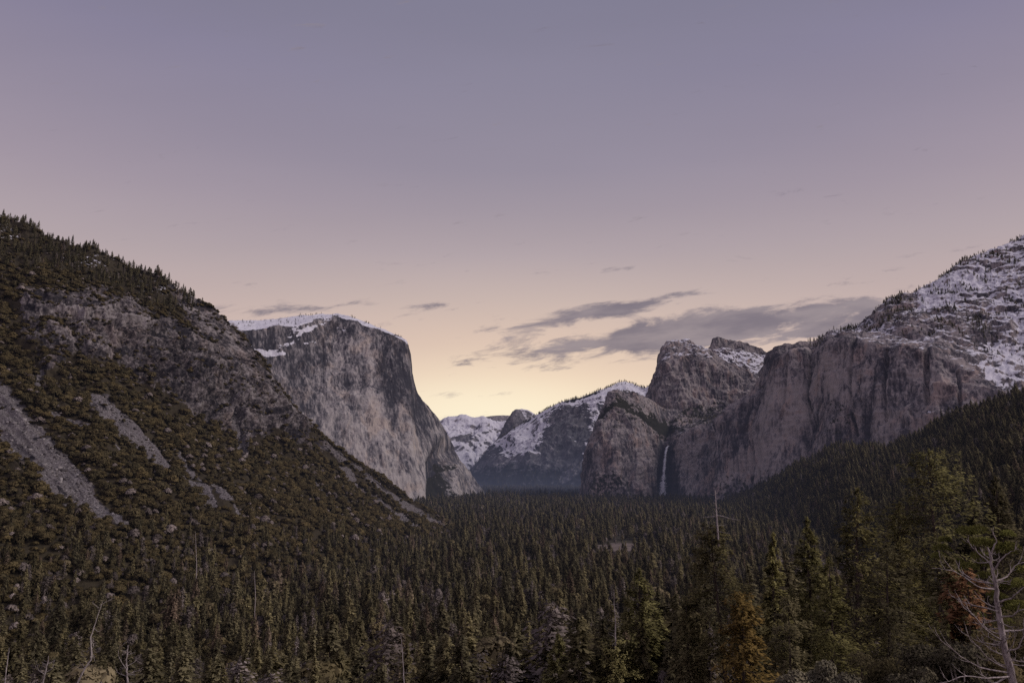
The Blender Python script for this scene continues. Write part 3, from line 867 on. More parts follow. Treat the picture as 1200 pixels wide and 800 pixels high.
M_bark = bark_material('bark', (.030, .023, .020, 1), (.085, .065, .056, 1))
M_grey = bark_material('dead_wood', (.17, .145, .14, 1), (.42, .37, .35, 1))
M_pale = bark_material('bleached_wood', (.22, .19, .18, 1), (.46, .41, .38, 1))
G_dark = leaf_material('dark_needles', (.062, .055, .035, 1), (.080, .070, .041, 1), (.100, .086, .049, 1), .28, 1 / 4, None, .88, .6)
G_olive = leaf_material('olive_needles', (.088, .076, .043, 1), (.108, .092, .049, 1), (.126, .108, .058, 1), .28, 1 / 4, None, .88, .6)
G_brown = leaf_material('brown_needles', (.092, .068, .048, 1), (.112, .083, .060, 1), (.128, .100, .073, 1), .26, 1 / 4, None, .88, .6)
G_grey = leaf_material('grey_twigs', (.080, .066, .060, 1), (.108, .090, .083, 1), (.135, .114, .107, 1), .28, 1 / 4, None, .86)
G_brush = leaf_material('olive_brush', (.054, .043, .023, 1), (.062, .049, .025, 1), (.074, .057, .028, 1), .35, 1 / 5, 2.0, .86, .4)
G_brush2 = leaf_material('dark_brush', (.044, .037, .021, 1), (.052, .043, .024, 1), (.064, .051, .027, 1), .35, 1 / 5, 2.0, .86, .4)
G_hero = leaf_material('pine_needles', (.112, .102, .044, 1), (.134, .120, .050, 1), (.155, .136, .058, 1), .45, 1 / 1.6, None, .62)
G_sparse = leaf_material('sparse_pine_needles', (.150, .130, .062, 1), (.165, .143, .066, 1), (.18, .155, .07, 1), .4, 1 / 1.6, None, .6)
G_gold = leaf_material('ochre_needles', (.105, .072, .026, 1), (.115, .079, .028, 1), (.125, .086, .031, 1), .5, 1 / 1.2, None, .62)
G_lime = leaf_material('yellow_green_needles', (.100, .098, .030, 1), (.110, .108, .033, 1), (.120, .118, .036, 1), .5, 1 / 1.0, None, .5)
G_rust = leaf_material('rusty_leaves', (.100, .052, .028, 1), (.110, .058, .031, 1), (.118, .064, .034, 1), .5, 1 / .8, None, .6)
G_round = leaf_material('round_crown_leaves', (.064, .054, .030, 1), (.088, .071, .038, 1), (.110, .090, .056, 1), .35, 1 / 4, 9.0, .84)
G_sage = leaf_material('grey_brush', (.066, .057, .038, 1), (.078, .068, .046, 1), (.092, .082, .058, 1), .6, 1 / .6, 2.0, .45)

# kinds of forest tree: (mesh parts, leaf material, tone word, form word)
KINDS = []
for i, (mat, tone_, form, a) in enumerate([
        (G_dark, 'dark green', 'slender', dict(h=31, rad_=5.8, n_br=130, cards=13, card=1.0)),
        (G_dark, 'dark green', 'broad', dict(h=28, rad_=7.4, n_br=130, cards=15, card=1.05, power=.62)),
        (G_dark, 'dark green', 'ragged', dict(h=33, rad_=6.2, n_br=100, cards=14, card=1.0, gap=.45, t0=.25)),
        (G_olive, 'olive green', 'slender', dict(h=29, rad_=6.0, n_br=130, cards=13, card=1.0)),
        (G_olive, 'olive green', 'broad', dict(h=26, rad_=7.6, n_br=120, cards=15, card=1.05, power=.58)),
        (G_brown, 'brownish', 'slender', dict(h=28, rad_=5.8, n_br=120, cards=12, card=1.0, gap=.35)),
        (G_grey, 'grey half-bare', 'thin', dict(h=26, rad_=4.8, n_br=110, cards=7, card=.8, gap=.45, power=.6)),
        (G_grey, 'grey half-bare', 'bushy', dict(h=21, rad_=6.6, n_br=120, cards=9, card=.8, gap=.3, power=.45, t0=.2, droop=.0))]):
    c_, t_ = conifer(100 + i, **a)
    KINDS.append((c_, t_, mat, tone_, form, a['h']))
for i, (mat, tone_, form, a) in enumerate([(G_round, 'olive brown', 'round-topped', dict(w=7.0, h=19, n_blob=12, cards=1200, card=.85, flat=1.0)), (G_grey, 'grey leafless', 'round-topped', dict(w=5.6, h=16, n_blob=10, cards=650, card=.75, flat=1.1))]):
    c_, t_ = bush(150 + i, **a)
    t_.tube([(0, 0, -1), (.2, 0, a['h'] * .5)], [.5, .3], 6)
    KINDS.append((c_, t_, mat, tone_, form, a['h']))
c_, t_ = bush(160, 5.6, 17, 9, 700, .8, 1.0)
KINDS.append((c_, t_, leaf_material('red_twigs', (.105, .040, .034, 1), (.12, .048, .040, 1), (.13, .055, .046, 1), .3, 1 / 4, 8.0, .85), 'reddish', 'round-topped', 17))
BRUSH = []
for i, (mat, tone_, a) in enumerate([
        (G_brush, 'olive brown', dict(w=5.6, h=6.0, n_blob=9, cards=800, card=.62)), (G_brush, 'olive brown', dict(w=6.6, h=5.6, n_blob=11, cards=900, card=.55)),
        (G_brush2, 'dark green', dict(w=5.0, h=7.2, n_blob=8, cards=800, card=.55)), (G_brush2, 'dark green', dict(w=5.8, h=6.4, n_blob=10, cards=900, card=.55)),
        (G_grey, 'grey leafless', dict(w=4.6, h=6.4, n_blob=8, cards=500, card=.5))]):
    c_, t_ = bush(200 + i, **a)
    BRUSH.append((c_, t_, mat, tone_))


def sample(g, px, py, density, spacing, r, weight_view=False):
    """random points on a grid of terrain, about one per spacing^2 times density"""
    q = (g[:-1, :-1], g[:-1, 1:], g[1:, :-1])
    area = np.linalg.norm(np.cross((q[1] - q[0])[..., :2], (q[2] - q[0])[..., :2])[..., None], axis=-1)
    lam = area * density[:-1, :-1] / spacing ** 2
    n = r.poisson(np.clip(lam, 0, 60))
    idx = np.repeat(np.arange(n.size), n.ravel())
    i, j = np.unravel_index(idx, n.shape)
    a = r.uniform(size=len(i))[:, None]
    b = r.uniform(size=len(i))[:, None]
    return g[i, j] + (g[i, j + 1] - g[i, j]) * a + (g[i + 1, j] - g[i, j]) * b, i, j


def in_frame(p, h, m=260):
    x0, y0, f = project(p)
    x1, y1, _ = project(p + np.array([0, 0, 1.]) * np.asarray(h).reshape(-1, 1))
    return (f > 5) & (x0 > -m) & (x0 < 1200 + m) & (y1 < 800 + m)


r = RS(5)
T_pos, T_kind, T_s, T_zone = [], [], [], []
B_pos, B_kind, B_s, B_zone = [], [], [], []


def put_trees(p, kinds, s, zone):
    T_pos.append(p); T_kind.append(kinds); T_s.append(s); T_zone.append(np.full(len(p), zone))


def put_brush(p, kinds, s, zone):
    B_pos.append(p); B_kind.append(kinds); B_s.append(s); B_zone.append(np.full(len(p), zone))


def choose(n, probs):
    return r.choice(len(probs), n, p=np.array(probs) / np.sum(probs))


# valley floor and the slope under the viewpoint
fy = np.concatenate([np.geomspace(150, 1500, 160), np.geomspace(1520, 7000, 90)])
fs = np.linspace(-1.05, 1.05, 310)
gy_, gs_ = np.meshgrid(fy, fs, indexing='ij')
gx_ = gs_ * gy_
gg = np.stack([gx_, gy_, ground_z(gx_, gy_)], -1)
fpx_, fpy_, _ = project(gg)
# not under the left slope, nor under the right-hand hillside
left_edge = np.interp(fpy_, [575, 600, 630, 634, 655, 680, 706, 732, 752, 770, 780, 900], [470, 490, 535, 545, 470, 400, 300, 200, 100, 0, -200, -300])
dens = sstep(fpx_ - left_edge, -14, 6)
right_edge = np.interp(fpy_, [604, 612, 625, 640, 660, 690, 718, 745, 775, 800], [838, 880, 920, 960, 1000, 1040, 1080, 1130, 1200, 1500])
dens = dens * (1 - .98 * sstep(fpx_ - right_edge, 0, 20) * (gy_ > 420))
clr = np.exp(-(((fpx_ - 735) / 48) ** 2 + ((fpy_ - 646) / 13) ** 2))
dens = dens * (1 - .95 * (clr > .40))
dens = dens * np.clip(.80 + 1.5 * fbm(gg / 110, 4, seed=91), .10, 1.7)
dens = dens * np.interp(gy_, [200, 900, 2000, 7000], [1.0, 1.0, .75, .45])
p, i, j = sample(gg, None, None, dens, 9.4, r)
k = choose(len(p), [11, 18, 8, 8, 14, 8, 4, 7, 19, 9])
pt = fbm(p / 90, 3, seed=98)
k = np.where((pt > .18) & (r.uniform(size=len(p)) < .5), choose(len(p), [0, 0, 0, 8, 8, 18, 8, 12, 18, 22]), k)
big = fbm(p / 200, 3, seed=92)
s = np.clip(np.exp(r.normal(-.22, .32, len(p))) + big * .5, .3, 1.6) * np.interp(p[:, 1], [1500, 4000], [1, 1.25])
h = np.array([K[5] for K in KINDS])[k] * s
tx, ty, _ = project(p + np.array([0, 0, 1.]) * h[:, None])
lim = np.interp(tx, [0, 200, 450, 600, 700, 800, 850, 950, 1050, 1200], [742, 745, 735, 735, 720, 690, 655, 650, 640, 640])
ok = in_frame(p, h) & ~((p[:, 1] < 430) & (ty < lim - 25 * r.uniform(size=len(p)))) & (p[:, 1] > 190)
ok &= ~((p[:, 1] < 430) & (tx < 330) & (r.uniform(size=len(p)) < .45))
put_trees(p[ok], k[ok], s[ok], 0)

n = 40
q = P(r.normal(588, 9, n), 607, float(floor_d(607)) * np.exp(r.normal(0, .03, n)))
q[:, 2] = ground_z(q[:, 0], q[:, 1])
put_trees(q, np.full(n, 10), r.uniform(.8, 1.3, n), 0)
# right-hand hillside
g, hpx, hpy, par = HILL['g'], HILL['px'], HILL['py'], HILL['par']
dens = sstep(hpx, 832, 850) * (1 - .9 * pmask(hpx, hpy, [(940, 545), (958, 536), (962, 546), (944, 556)], 3)) * np.clip(.85 + .7 * fbm(g / 140, 3, seed=93), .2, 1.5)
p, i, j = sample(g, None, None, dens, 8.4, r)
k = choose(len(p), [18, 18, 12, 16, 14, 7, 6, 4, 5, 2])
s = np.clip(np.exp(r.normal(-.22, .32, len(p))) + .4 * fbm(p / 150, 3, seed=99), .3, 1.5)
ok = in_frame(p, 35 * s) & (hpx[i, j] < 1480)
put_trees(p[ok], k[ok], s[ok], 1)

# left slope
g, lpx, lpy, par = LEFT['g'], LEFT['px'], LEFT['py'], LEFT['par']
vegd = np.clip(1 - LEFT['rock'] * 1.02, 0, 1) * np.clip(1 - LEFT['tal'] * 1.6, 0, 1)
patch = fbm(g / 60, 4, seed=95)
low = 1 - sstep(par, .35, 1.0)
crestz = sstep(par, 3.05, 3.4) * (1 - sstep(lpx, 195, 240))
hidden = np.arange(len(g))[:, None] < LEFT['nf'] + 8
p, i, j = sample(g, None, None, (vegd * low * np.clip(.8 + patch, .1, 1.5)) * hidden, 11.5, r)
k = choose(len(p), [13, 9, 10, 16, 10, 10, 14, 12, 14, 12])
s = np.clip(r.normal(.66, .19, len(p)), .28, 1.15)
ok = in_frame(p, 30 * s)
put_trees(p[ok], k[ok], s[ok], 2)
p, i, j = sample(g, None, None, crestz * hidden * np.clip(.6 + 1.9 * patch, .04, 1.5), 9.0, r)
k = choose(len(p), [30, 14, 24, 4, 2, 6, 10, 4])
s = np.clip(r.normal(.54, .19, len(p)), .2, 1.0)
ok = in_frame(p, 30 * s)
put_trees(p[ok], k[ok], s[ok], 3)
p, i, j = sample(g, None, None, (vegd * sstep(par, .8, 2.0) * .05) * hidden * (par < 3.1), 12, r)
k = choose(len(p), [16, 8, 16, 14, 6, 10, 20, 4])
s = np.clip(r.normal(.5, .13, len(p)), .25, .8)
ok = in_frame(p, 30 * s)
put_trees(p[ok], k[ok], s[ok], 2)
bd = vegd * (1 - .45 * low) * (1 - .8 * crestz) * np.clip(.98 + 1.7 * patch, .10, 2.0) + LEFT['rock'] * .09 * (1 - LEFT['tal']) + .05 * LEFT['tal']
p, i, j = sample(g, None, None, bd * hidden, 5.2, r)
k = choose(len(p), [30, 26, 17, 17, 10])
s = np.clip(np.exp(r.normal(-.08, .42, len(p))), .28, 2.6)
s *= np.where(LEFT['tal'][i, j] > .4, .45, 1) * np.where(LEFT['rock'][i, j] > .6, .7, 1) * np.where(par[i, j] > 3, .8, 1)
ok = in_frame(p, 8 * s)
put_brush(p[ok], k[ok], s[ok], 2)
# brush among the trees at the foot of the left slope and below the viewpoint
bd = sstep(fpx_ - left_edge, -14, 6) * np.interp(fpx_, [0, 300, 520, 700], [1.0, .7, .2, .1]) * (gy_ < 1200)
p, i, j = sample(gg, None, None, bd, 9.5, r)
k = choose(len(p), [28, 24, 18, 18, 12])
s = np.clip(r.normal(1.15, .3, len(p)), .5, 1.9)
tx, ty, _ = project(p + np.array([0, 0, 7.]) * s[:, None])
ok = in_frame(p, 8 * s) & (p[:, 1] > 200)
put_brush(p[ok], k[ok], s[ok], 0)

# sparse trees on the high ground
g, cx_, cy_, par, csn = CAP_TOP
p, i, j = sample(g, None, None, ((par > 2.05) & (par < 3.03) & (cx_ < 482)) * np.clip(.05 + 2.2 * fbm(g / 90, 3, seed=97), .03, 1.5), 24, r)
k = choose(len(p), [30, 10, 24, 2, 1, 2, 6, 1])
ok = in_frame(p, np.full(len(p), 25))
put_trees(p[ok], k[ok], np.clip(r.normal(.36, .12, ok.sum()), .15, .65), 4)
g, cx_, cy_, par = RIGHT['g'], RIGHT['px'], RIGHT['py'], RIGHT['par']
cl_ = fbm(g / 90, 3, seed=96)
p, i, j = sample(g, None, None, ((par > 2.0) & (par < 3.05)) * (sstep(cl_, -.02, .30) * 1.3 + .10) * sstep(cx_, 930, 975), 13, r)
k = choose(len(p), [30, 10, 30, 2, 1, 2, 8, 1])
ok = in_frame(p, np.full(len(p), 25))
put_trees(p[ok], k[ok], np.clip(r.normal(.50, .20, ok.sum()), .18, 1.05), 5)
g, cx_, cy_, par, cv = LOWER['g'], LOWER['px'], LOWER['py'], LOWER['par'], LOWER['veg']
p, i, j = sample(g, None, None, (par > 2.03) * (par < 3.02) * np.clip(-.12 + 1.2 * fbm(g / 120, 3, seed=23) + .8 * pmask(cx_, cy_, [(785, 478), (850, 488), (850, 505), (800, 505)], 8), 0, 1), 13, r)
k = choose(len(p), [30, 14, 20, 2, 2, 2, 6, 4])
ok = in_frame(p, np.full(len(p), 20))
put_trees(p[ok], k[ok], np.clip(r.normal(.42, .12, ok.sum()), .2, .7), 5)
g, cx_, cy_, par = FAR['g'], FAR['px'], FAR['py'], FAR['par']
p, i, j = sample(g, None, None, ((par > 1.93) & (par < 2.03)) * 1.0 + (par < .5) * .5, 30, r)
k = choose(len(p), [30, 14, 20, 2, 2, 2, 2, 1])
put_trees(p, k, np.clip(r.normal(.9, .2, len(p)), .4, 1.3), 6)

# blocks lying on the scree
g, tl_, par = LEFT['g'], LEFT['tal'], LEFT['par']
R_pos, i, j = sample(g, None, None, ((tl_ > .45) * 1.0 + (tl_ > .2) * .15) * hidden, 5.5, r)
R_s = np.clip(np.exp(r.normal(-.25, .55, len(R_pos))), .3, 3.2)
ok = in_frame(R_pos, R_s)
R_pos, R_s = R_pos[ok], R_s[ok]
ROCKS = []
m, t = material('boulder_stone')
rn_ = t.n('ShaderNodeObjectInfo').outputs['Random']
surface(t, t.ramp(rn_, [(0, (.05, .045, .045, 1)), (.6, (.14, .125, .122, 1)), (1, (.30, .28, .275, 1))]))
M_block = m
for q in range(4):
    rr = RS(700 + q)
    bm_ = np.array([[sx_, sy_, sz_] for sz_ in (-1, 1) for sy_ in (-1, 1) for sx_ in (-1, 1)], float) * rr.uniform(.6, 1.3, 3) + rr.normal(size=(8, 3)) * .25
    ge = Geo()
    ge.add(bm_, [[0, 2, 3, 1], [4, 5, 7, 6], [0, 1, 5, 4], [1, 3, 7, 5], [3, 2, 6, 7], [2, 0, 4, 6]])
    ROCKS.append((ge, Geo(), M_block))
T_pos, T_kind, T_s, T_zone = (np.concatenate(a) for a in (T_pos, T_kind, T_s, T_zone))
B_pos, B_kind, B_s, B_zone = (np.concatenate(a) for a in (B_pos, B_kind, B_s, B_zone))
T_rot = r.uniform(0, 2 * np.pi, len(T_pos))
B_rot = r.uniform(0, 2 * np.pi, len(B_pos))
print('trees', len(T_pos), 'brush', len(B_pos))

# ------------------------------------------------------------------ the wood as one mass, its 300 largest trees as individuals
def pick_largest(pos, hgt, width, n, d_max):
    """the n plants that show largest: tall in the picture and not behind a nearer one that covers their top"""
    x, yt, f = project(pos + np.array([0, 0, 1.]) * hgt[:, None])
    xb, yb, _ = project(pos)
    size = yb - yt
    ok = (x > 2) & (x < 1198) & (yt < 782) & (yt > 0) & (pos[:, 1] < d_max)
    cand = np.where(ok)[0]
    cand = cand[np.argsort(pos[cand, 1])]
    W = width / f * 800
    occ = np.full((800, 1200), 0, np.int8)
    keep = []
    for hx in HERO_BOX:
        x0, y0, x1, y1 = (int(v) for v in hx)
        occ[max(0, y0):max(0, y1), max(0, x0):max(0, x1)] = 1
    for c in cand:
        xa, xz = int(max(0, x[c] - W[c] * .45)), int(min(1199, x[c] + W[c] * .45)) + 1
        ya, yz = int(max(0, yt[c])), int(min(799, yb[c])) + 1
        blk = occ[ya:yz, xa:xz]
        vis = (blk == 0).sum()
        if vis > .30 * blk.size and vis >= 12:
            keep.append((vis, c))
        blk[:] = 1
    keep.sort(key=lambda q: -q[0])
    return np.array([c for v, c in keep[:n]], int)


HERO_BOX = [(800, 625, 1200, 800), (690, 700, 790, 800)]
R_pos[:, 2] += .2
KH = np.array([K[5] for K in KINDS])
pick_t = pick_largest(T_pos, KH[T_kind] * T_s, 8 * T_s, 290, 1300)
pick_b = pick_largest(B_pos, 6.5 * B_s, 9.5 * B_s, 280, 1500)


def scatter(name, protos, pos, kind, s, rot, label, category, group=None):
    """one object of points, a plant of its kind standing on each"""
    pc = bpy.data.collections.new(name + '_kinds')
    for q, (c_, t_, mat, *_r) in enumerate(protos):
        both = mesh_np(name + '_plant', np.concatenate(c_.v + t_.v), c_.f + [f + c_.n for f in t_.f])
        both.materials.append(mat)
        both.materials.append(M_bark)
        nf_ = sum(len(f) for f in c_.f)
        mi = np.zeros(len(both.polygons), np.int32)
        mi[nf_:] = 1
        both.polygons.foreach_set('material_index', mi)
        pc.objects.link(bpy.data.objects.new('%s_plant_%02d' % (name, q), both))
    me = mesh_np(name, pos, [], attrs={'kind_index': kind.astype(np.int32), 'size': s.astype(np.float32), 'turn': rot.astype(np.float32)})
    o = link(name, me)
    ng = bpy.data.node_groups.new(name, 'GeometryNodeTree')
    ng.interface.new_socket('Geometry', in_out='INPUT', socket_type='NodeSocketGeometry')
    ng.interface.new_socket('Geometry', in_out='OUTPUT', socket_type='NodeSocketGeometry')
    N = ng.nodes.new
    gi, go = N('NodeGroupInput'), N('NodeGroupOutput')
    iop, ci = N('GeometryNodeInstanceOnPoints'), N('GeometryNodeCollectionInfo')
    ci.inputs['Collection'].default_value = pc
    ci.inputs['Separate Children'].default_value = True
    ci.inputs['Reset Children'].default_value = True
    iop.inputs['Pick Instance'].default_value = True

    def named(a, typ):
        nd = N('GeometryNodeInputNamedAttribute')
        nd.data_type = typ
        nd.inputs['Name'].default_value = a
        return nd.outputs['Attribute']
    L = ng.links.new
    cmb = N('ShaderNodeCombineXYZ')
    L(named('turn', 'FLOAT'), cmb.inputs[2])
    L(gi.outputs[0], iop.inputs['Points'])
    L(ci.outputs[0], iop.inputs['Instance'])
    L(named('kind_index', 'INT'), iop.inputs['Instance Index'])
    L(cmb.outputs[0], iop.inputs['Rotation'])
    L(named('size', 'FLOAT'), iop.inputs['Scale'])
    L(iop.outputs[0], go.inputs[0])
    mod = o.modifiers.new('plants', 'NODES')
    mod.node_group = ng
    tag(o, label, category, group, 'stuff')
    return o


mt = np.ones(len(T_pos), bool)
mt[pick_t] = False
mb = np.ones(len(B_pos), bool)
mb[pick_b] = False
scatter('forest', KINDS, T_pos[mt], T_kind[mt], T_s[mt], T_rot[mt], 'dense dark conifer forest covering the valley floor and hillsides', 'forest')
scatter('boulders', ROCKS, R_pos, RS(3).randint(0, 4, len(R_pos)), R_s, RS(4).uniform(0, 6.28, len(R_pos)), 'loose grey boulders lying on the scree chutes', 'boulders')
scatter('brush', BRUSH, B_pos[mb], B_kind[mb], B_s[mb], B_rot[mb], 'olive brown brush covering the slope between the scree chutes', 'brush')


def place_word(x, y):
    if x < 160:
        return 'in the lower left corner'
    if x < 330:
        return 'right of the twisted white snag'
    if x < 480:
        return 'below the last scree chutes'
    if x < 620:
        return 'below the valley mouth'
    if x < 720:
        return 'left of the dead-topped tree'
    if x < 830:
        return 'below the pale clearing'
    return 'on the right among the big pines'


def height_word(y):
    return 'far back' if y < 660 else 'in the middle rows' if y < 715 else 'in the near rows' if y < 760 else 'at the very bottom edge'


tree_mesh = [(K[0].mesh('crown'), K[1].mesh('trunk')) for K in KINDS]
for (cm, tm), K in zip(tree_mesh, KINDS):
    cm.materials.append(K[2])
    tm.materials.append(M_bark)
for c in pick_t:
    K = KINDS[T_kind[c]]
    o = link('conifer_tree' if T_kind[c] < 8 else 'leafy_tree', None, loc=T_pos[c])
    o.rotation_euler.z = T_rot[c]
    o.scale = (T_s[c],) * 3
    x, y, f = project((T_pos[c] + [0, 0, K[5] * T_s[c]])[None])
    where = place_word(x[0], y[0])
    noun = 'conifer' if T_kind[c] < 8 else 'tree'
    lab = '%s %s %s %s, %s' % (K[4], K[3], noun, where, height_word(y[0]))
    tag(o, lab, 'tree', '%s %s %ss %s, %s' % (K[4], K[3], noun, where, height_word(y[0])))
    link('crown', tree_mesh[T_kind[c]][0], parent=o)
    link('trunk', tree_mesh[T_kind[c]][1], parent=o)


def slope_word(x, y):
    if y > 640:
        return place_word(x, y) + ', ' + height_word(y)
    if x < 150:
        return 'beside the wide left scree chute'
    if x < 270:
        return 'beside the grey middle scree chute'
    if x < 400:
        return 'under the broken brown cliff'
    return 'on the toe of the left slope'


brush_mesh = []
for c_, t_, mat, tone_ in BRUSH:
    both = mesh_np('shrub', np.concatenate(c_.v + t_.v), c_.f + [f + c_.n for f in t_.f])
    both.materials.append(mat)
    brush_mesh.append(both)
for c in pick_b:
    o = link('shrub', brush_mesh[B_kind[c]], loc=B_pos[c])
    o.rotation_euler.z = B_rot[c]
    o.scale = (B_s[c],) * 3
    x, y, f = project((B_pos[c] + [0, 0, 3 * B_s[c]])[None])
    wd = '%s rounded shrub %s' % (BRUSH[B_kind[c]][3], slope_word(x[0], y[0]))
    tag(o, wd, 'shrub', wd.replace('shrub', 'shrubs'))

# ------------------------------------------------------------------ big trees near the viewpoint
def stand(px, d):
    """ground point under a column of the photograph at distance d"""
    x = float(ray(px, 780)[0]) * d
    return np.array([x, d, float(ground_z(x, d))])


def big_tree(name, top, d, label, mat, hw, seed, base_px=None, **kw):
    tx_, ty_ = top
    tp = P(tx_, ty_, d)
    b = stand(base_px or tx_, d)
    h = tp[2] - b[2]
    o = link(name, None, loc=b)
    tag(o, label, 'tree')
    a = dict(h=h, rad_=hw * d / 800 * 1.05, n_br=int(h * 5.2), cards=70, card=.40, gap=.2, t0=.08, lean=(tp[0] - b[0]) / h)
    a['card'] *= max(.8, min(1.5, d / 140))
    a.update(kw)
    c_, t_ = conifer(seed, **a)
    cm, tm = c_.mesh('crown'), t_.mesh('trunk')
    cm.materials.append(mat)
    tm.materials.append(M_bark)
    link('crown', cm, parent=o)
    link('trunk', tm, parent=o)
    return o, b, h


big_tree('conifer_tree', (748, 668), 200, 'broad dark conifer right behind the dead-topped tree at the bottom', G_hero, 46, 301)
big_tree('conifer_tree', (803, 700), 175, 'light green conifer left of the ochre tree, at the bottom edge', G_olive, 36, 302)
big_tree('conifer_tree', (907, 626), 165, 'narrow conifer with a pointed tip between the bare-topped pine and the taller firs', G_hero, 32, 303)
big_tree('conifer_tree', (945, 608), 172, 'medium conifer just left of the tallest central fir', G_hero, 50, 304)
big_tree('conifer_tree', (1003, 574), 145, 'tall full fir with a sharp tip in the right half, left of the highest pine', G_hero, 66, 305, power=.75)
big_tree('pine_tree', (1090, 531), 150, 'highest pine of the right-hand group, open crown with dark trunk showing', G_hero, 84, 306, power=.55, gap=.45, t0=.28, n_br=150, cards=95, base_px=1106)
big_tree('conifer_tree', (1056, 590), 158, 'conifer wedged between the tall fir and the highest pine', G_hero, 48, 307)
big_tree('conifer_tree', (1040, 640), 120, 'dark shadowy fir in front of the highest pine', G_dark, 62, 308, power=.6)
big_tree('conifer_tree', (972, 655), 132, 'dark conifer in front of the tall full fir, lower left of it', G_hero, 46, 309)
big_tree('conifer_tree', (925, 700), 118, 'short olive conifer right of the ochre tree', G_olive, 44, 310, power=.6)
big_tree('conifer_tree', (1172, 560), 230, 'dim conifer on the right edge behind the yellow-green pine', G_dark, 48, 311)
big_tree('conifer_tree', (1132, 586), 200, 'dim conifer behind and right of the highest pine', G_dark, 44, 312)
big_tree('conifer_tree', (525, 745), 215, 'yellowish green pointed conifer at the bottom edge, left of centre', G_olive, 34, 313)
big_tree('conifer_tree', (655, 745), 205, 'dark pointed conifer at the bottom edge, left of the dead-topped tree', G_hero, 36, 314)
big_tree('conifer_tree', (868, 697), 88, 'ochre yellow conifer with bare lower limbs at the bottom edge', G_gold, 50, 315, power=.62, gap=.35, n_br=190, cards=50)
big_tree('conifer_tree', (1112, 655), 80, 'small olive conifer left of the rusty tree', G_olive, 34, 316, power=.5)
big_tree('conifer_tree', (1130, 672), 78, 'rusty brown young tree left of the bare grey snag', G_rust, 36, 317, power=.4, gap=.45)

# pine with the bare dead top
d = 170
tp, b = P(838, 574, d), stand(852, d)
o = link('pine_tree', None, loc=b)
tag(o, 'tall pine with a long bare dead top and grey side limbs, against the cliff', 'tree')
H = tp[2] - b[2]
kz = (400 - 620) / 800
green = P(842, 618, d)[2] - b[2]
c_, t_ = conifer(320, h=green, rad_=54 * d / 800, n_br=120, cards=105, card=.42, power=.42, gap=.3, t0=.30, droop=.45, lean=(tp[0] - b[0]) / H)
cm, tm = c_.mesh('crown'), t_.mesh('trunk')
cm.materials.append(G_sparse)
tm.materials.append(M_bark)
link('crown', cm, parent=o)
link('trunk', tm, parent=o)
gd = Geo()
q0 = np.array([(tp[0] - b[0]) / H * green * .97, 0, green * .9])
q1 = tp - b
gd.tube([q0 + (q1 - q0) * f for f in np.linspace(0, 1, 8)], np.linspace(.27, .06, 8), 6)
rr = RS(321)
for (fx, fy), L, z_ in [((-1, .1), 3.4, 605), ((1, -.2), 5.6, 604), ((1, .4), 2.6, 616), ((-1, .3), 2.2, 618), ((.8, -.6), 3.0, 622), ((-.9, -.3), 1.2, 590), ((1, .2), 1.0, 584), ((-.7, .6), 1.4, 580), ((.8, .5), .9, 578), ((.9, -.3), 1.3, 595), ((-.6, -.6), 1.0, 599)]:
    zz_ = P(840, z_, d)[2] - b[2]
    f = (zz_ - q0[2]) / (q1[2] - q0[2])
    twig(gd, rr, q0 + (q1 - q0) * f, (fx, fy, .02 if L > 3 else .1), L, .10 if L > 3 else .06, 1, np.array([0, 0, -.10]), 4, .18, (1, 3), .16)
me = gd.mesh('dead_top', True)
do = link('dead_top', me, M_grey, o)
do['label'] = 'bare grey dead top with side limbs'

# tree with a grey dead spire at the bottom
d = 195
tp, b = P(723, 690, d), stand(722, d)
o = link('pine_tree', None, loc=b)
tag(o, 'dead-topped tree with a thin grey spire above green lower boughs, bottom centre', 'tree')
green = P(723, 752, d)[2] - b[2]
c_, t_ = conifer(330, h=green, rad_=42 * d / 800, n_br=150, cards=50, card=.40, power=.45, gap=.35, t0=.1)
cm, tm = c_.mesh('crown'), t_.mesh('trunk')
cm.materials.append(G_hero)
tm.materials.append(M_bark)
link('crown', cm, parent=o)
link('trunk', tm, parent=o)
gd, rr = Geo(), RS(331)
H = tp[2] - b[2]
gd.tube([np.array([rr.normal() * .12, 0, z]) for z in np.linspace(green * .9, H, 9)], np.linspace(.24, .05, 9), 5)
for k in range(34):
    z = green + (H - green) * rr.uniform(0, 1)
    a = rr.uniform(0, 6.28)
    twig(gd, rr, (0, 0, z), (math.cos(a), math.sin(a), .1), rr.uniform(.6, 1.1) + 1.6 * (1 - (z - green) / (H - green)), .05, 1, np.array([0, 0, -.12]), 3, .1, (1, 4), .3)
do = link('dead_top', gd.mesh('dead_top'), M_grey, o)
do['label'] = 'thin grey dead spire'

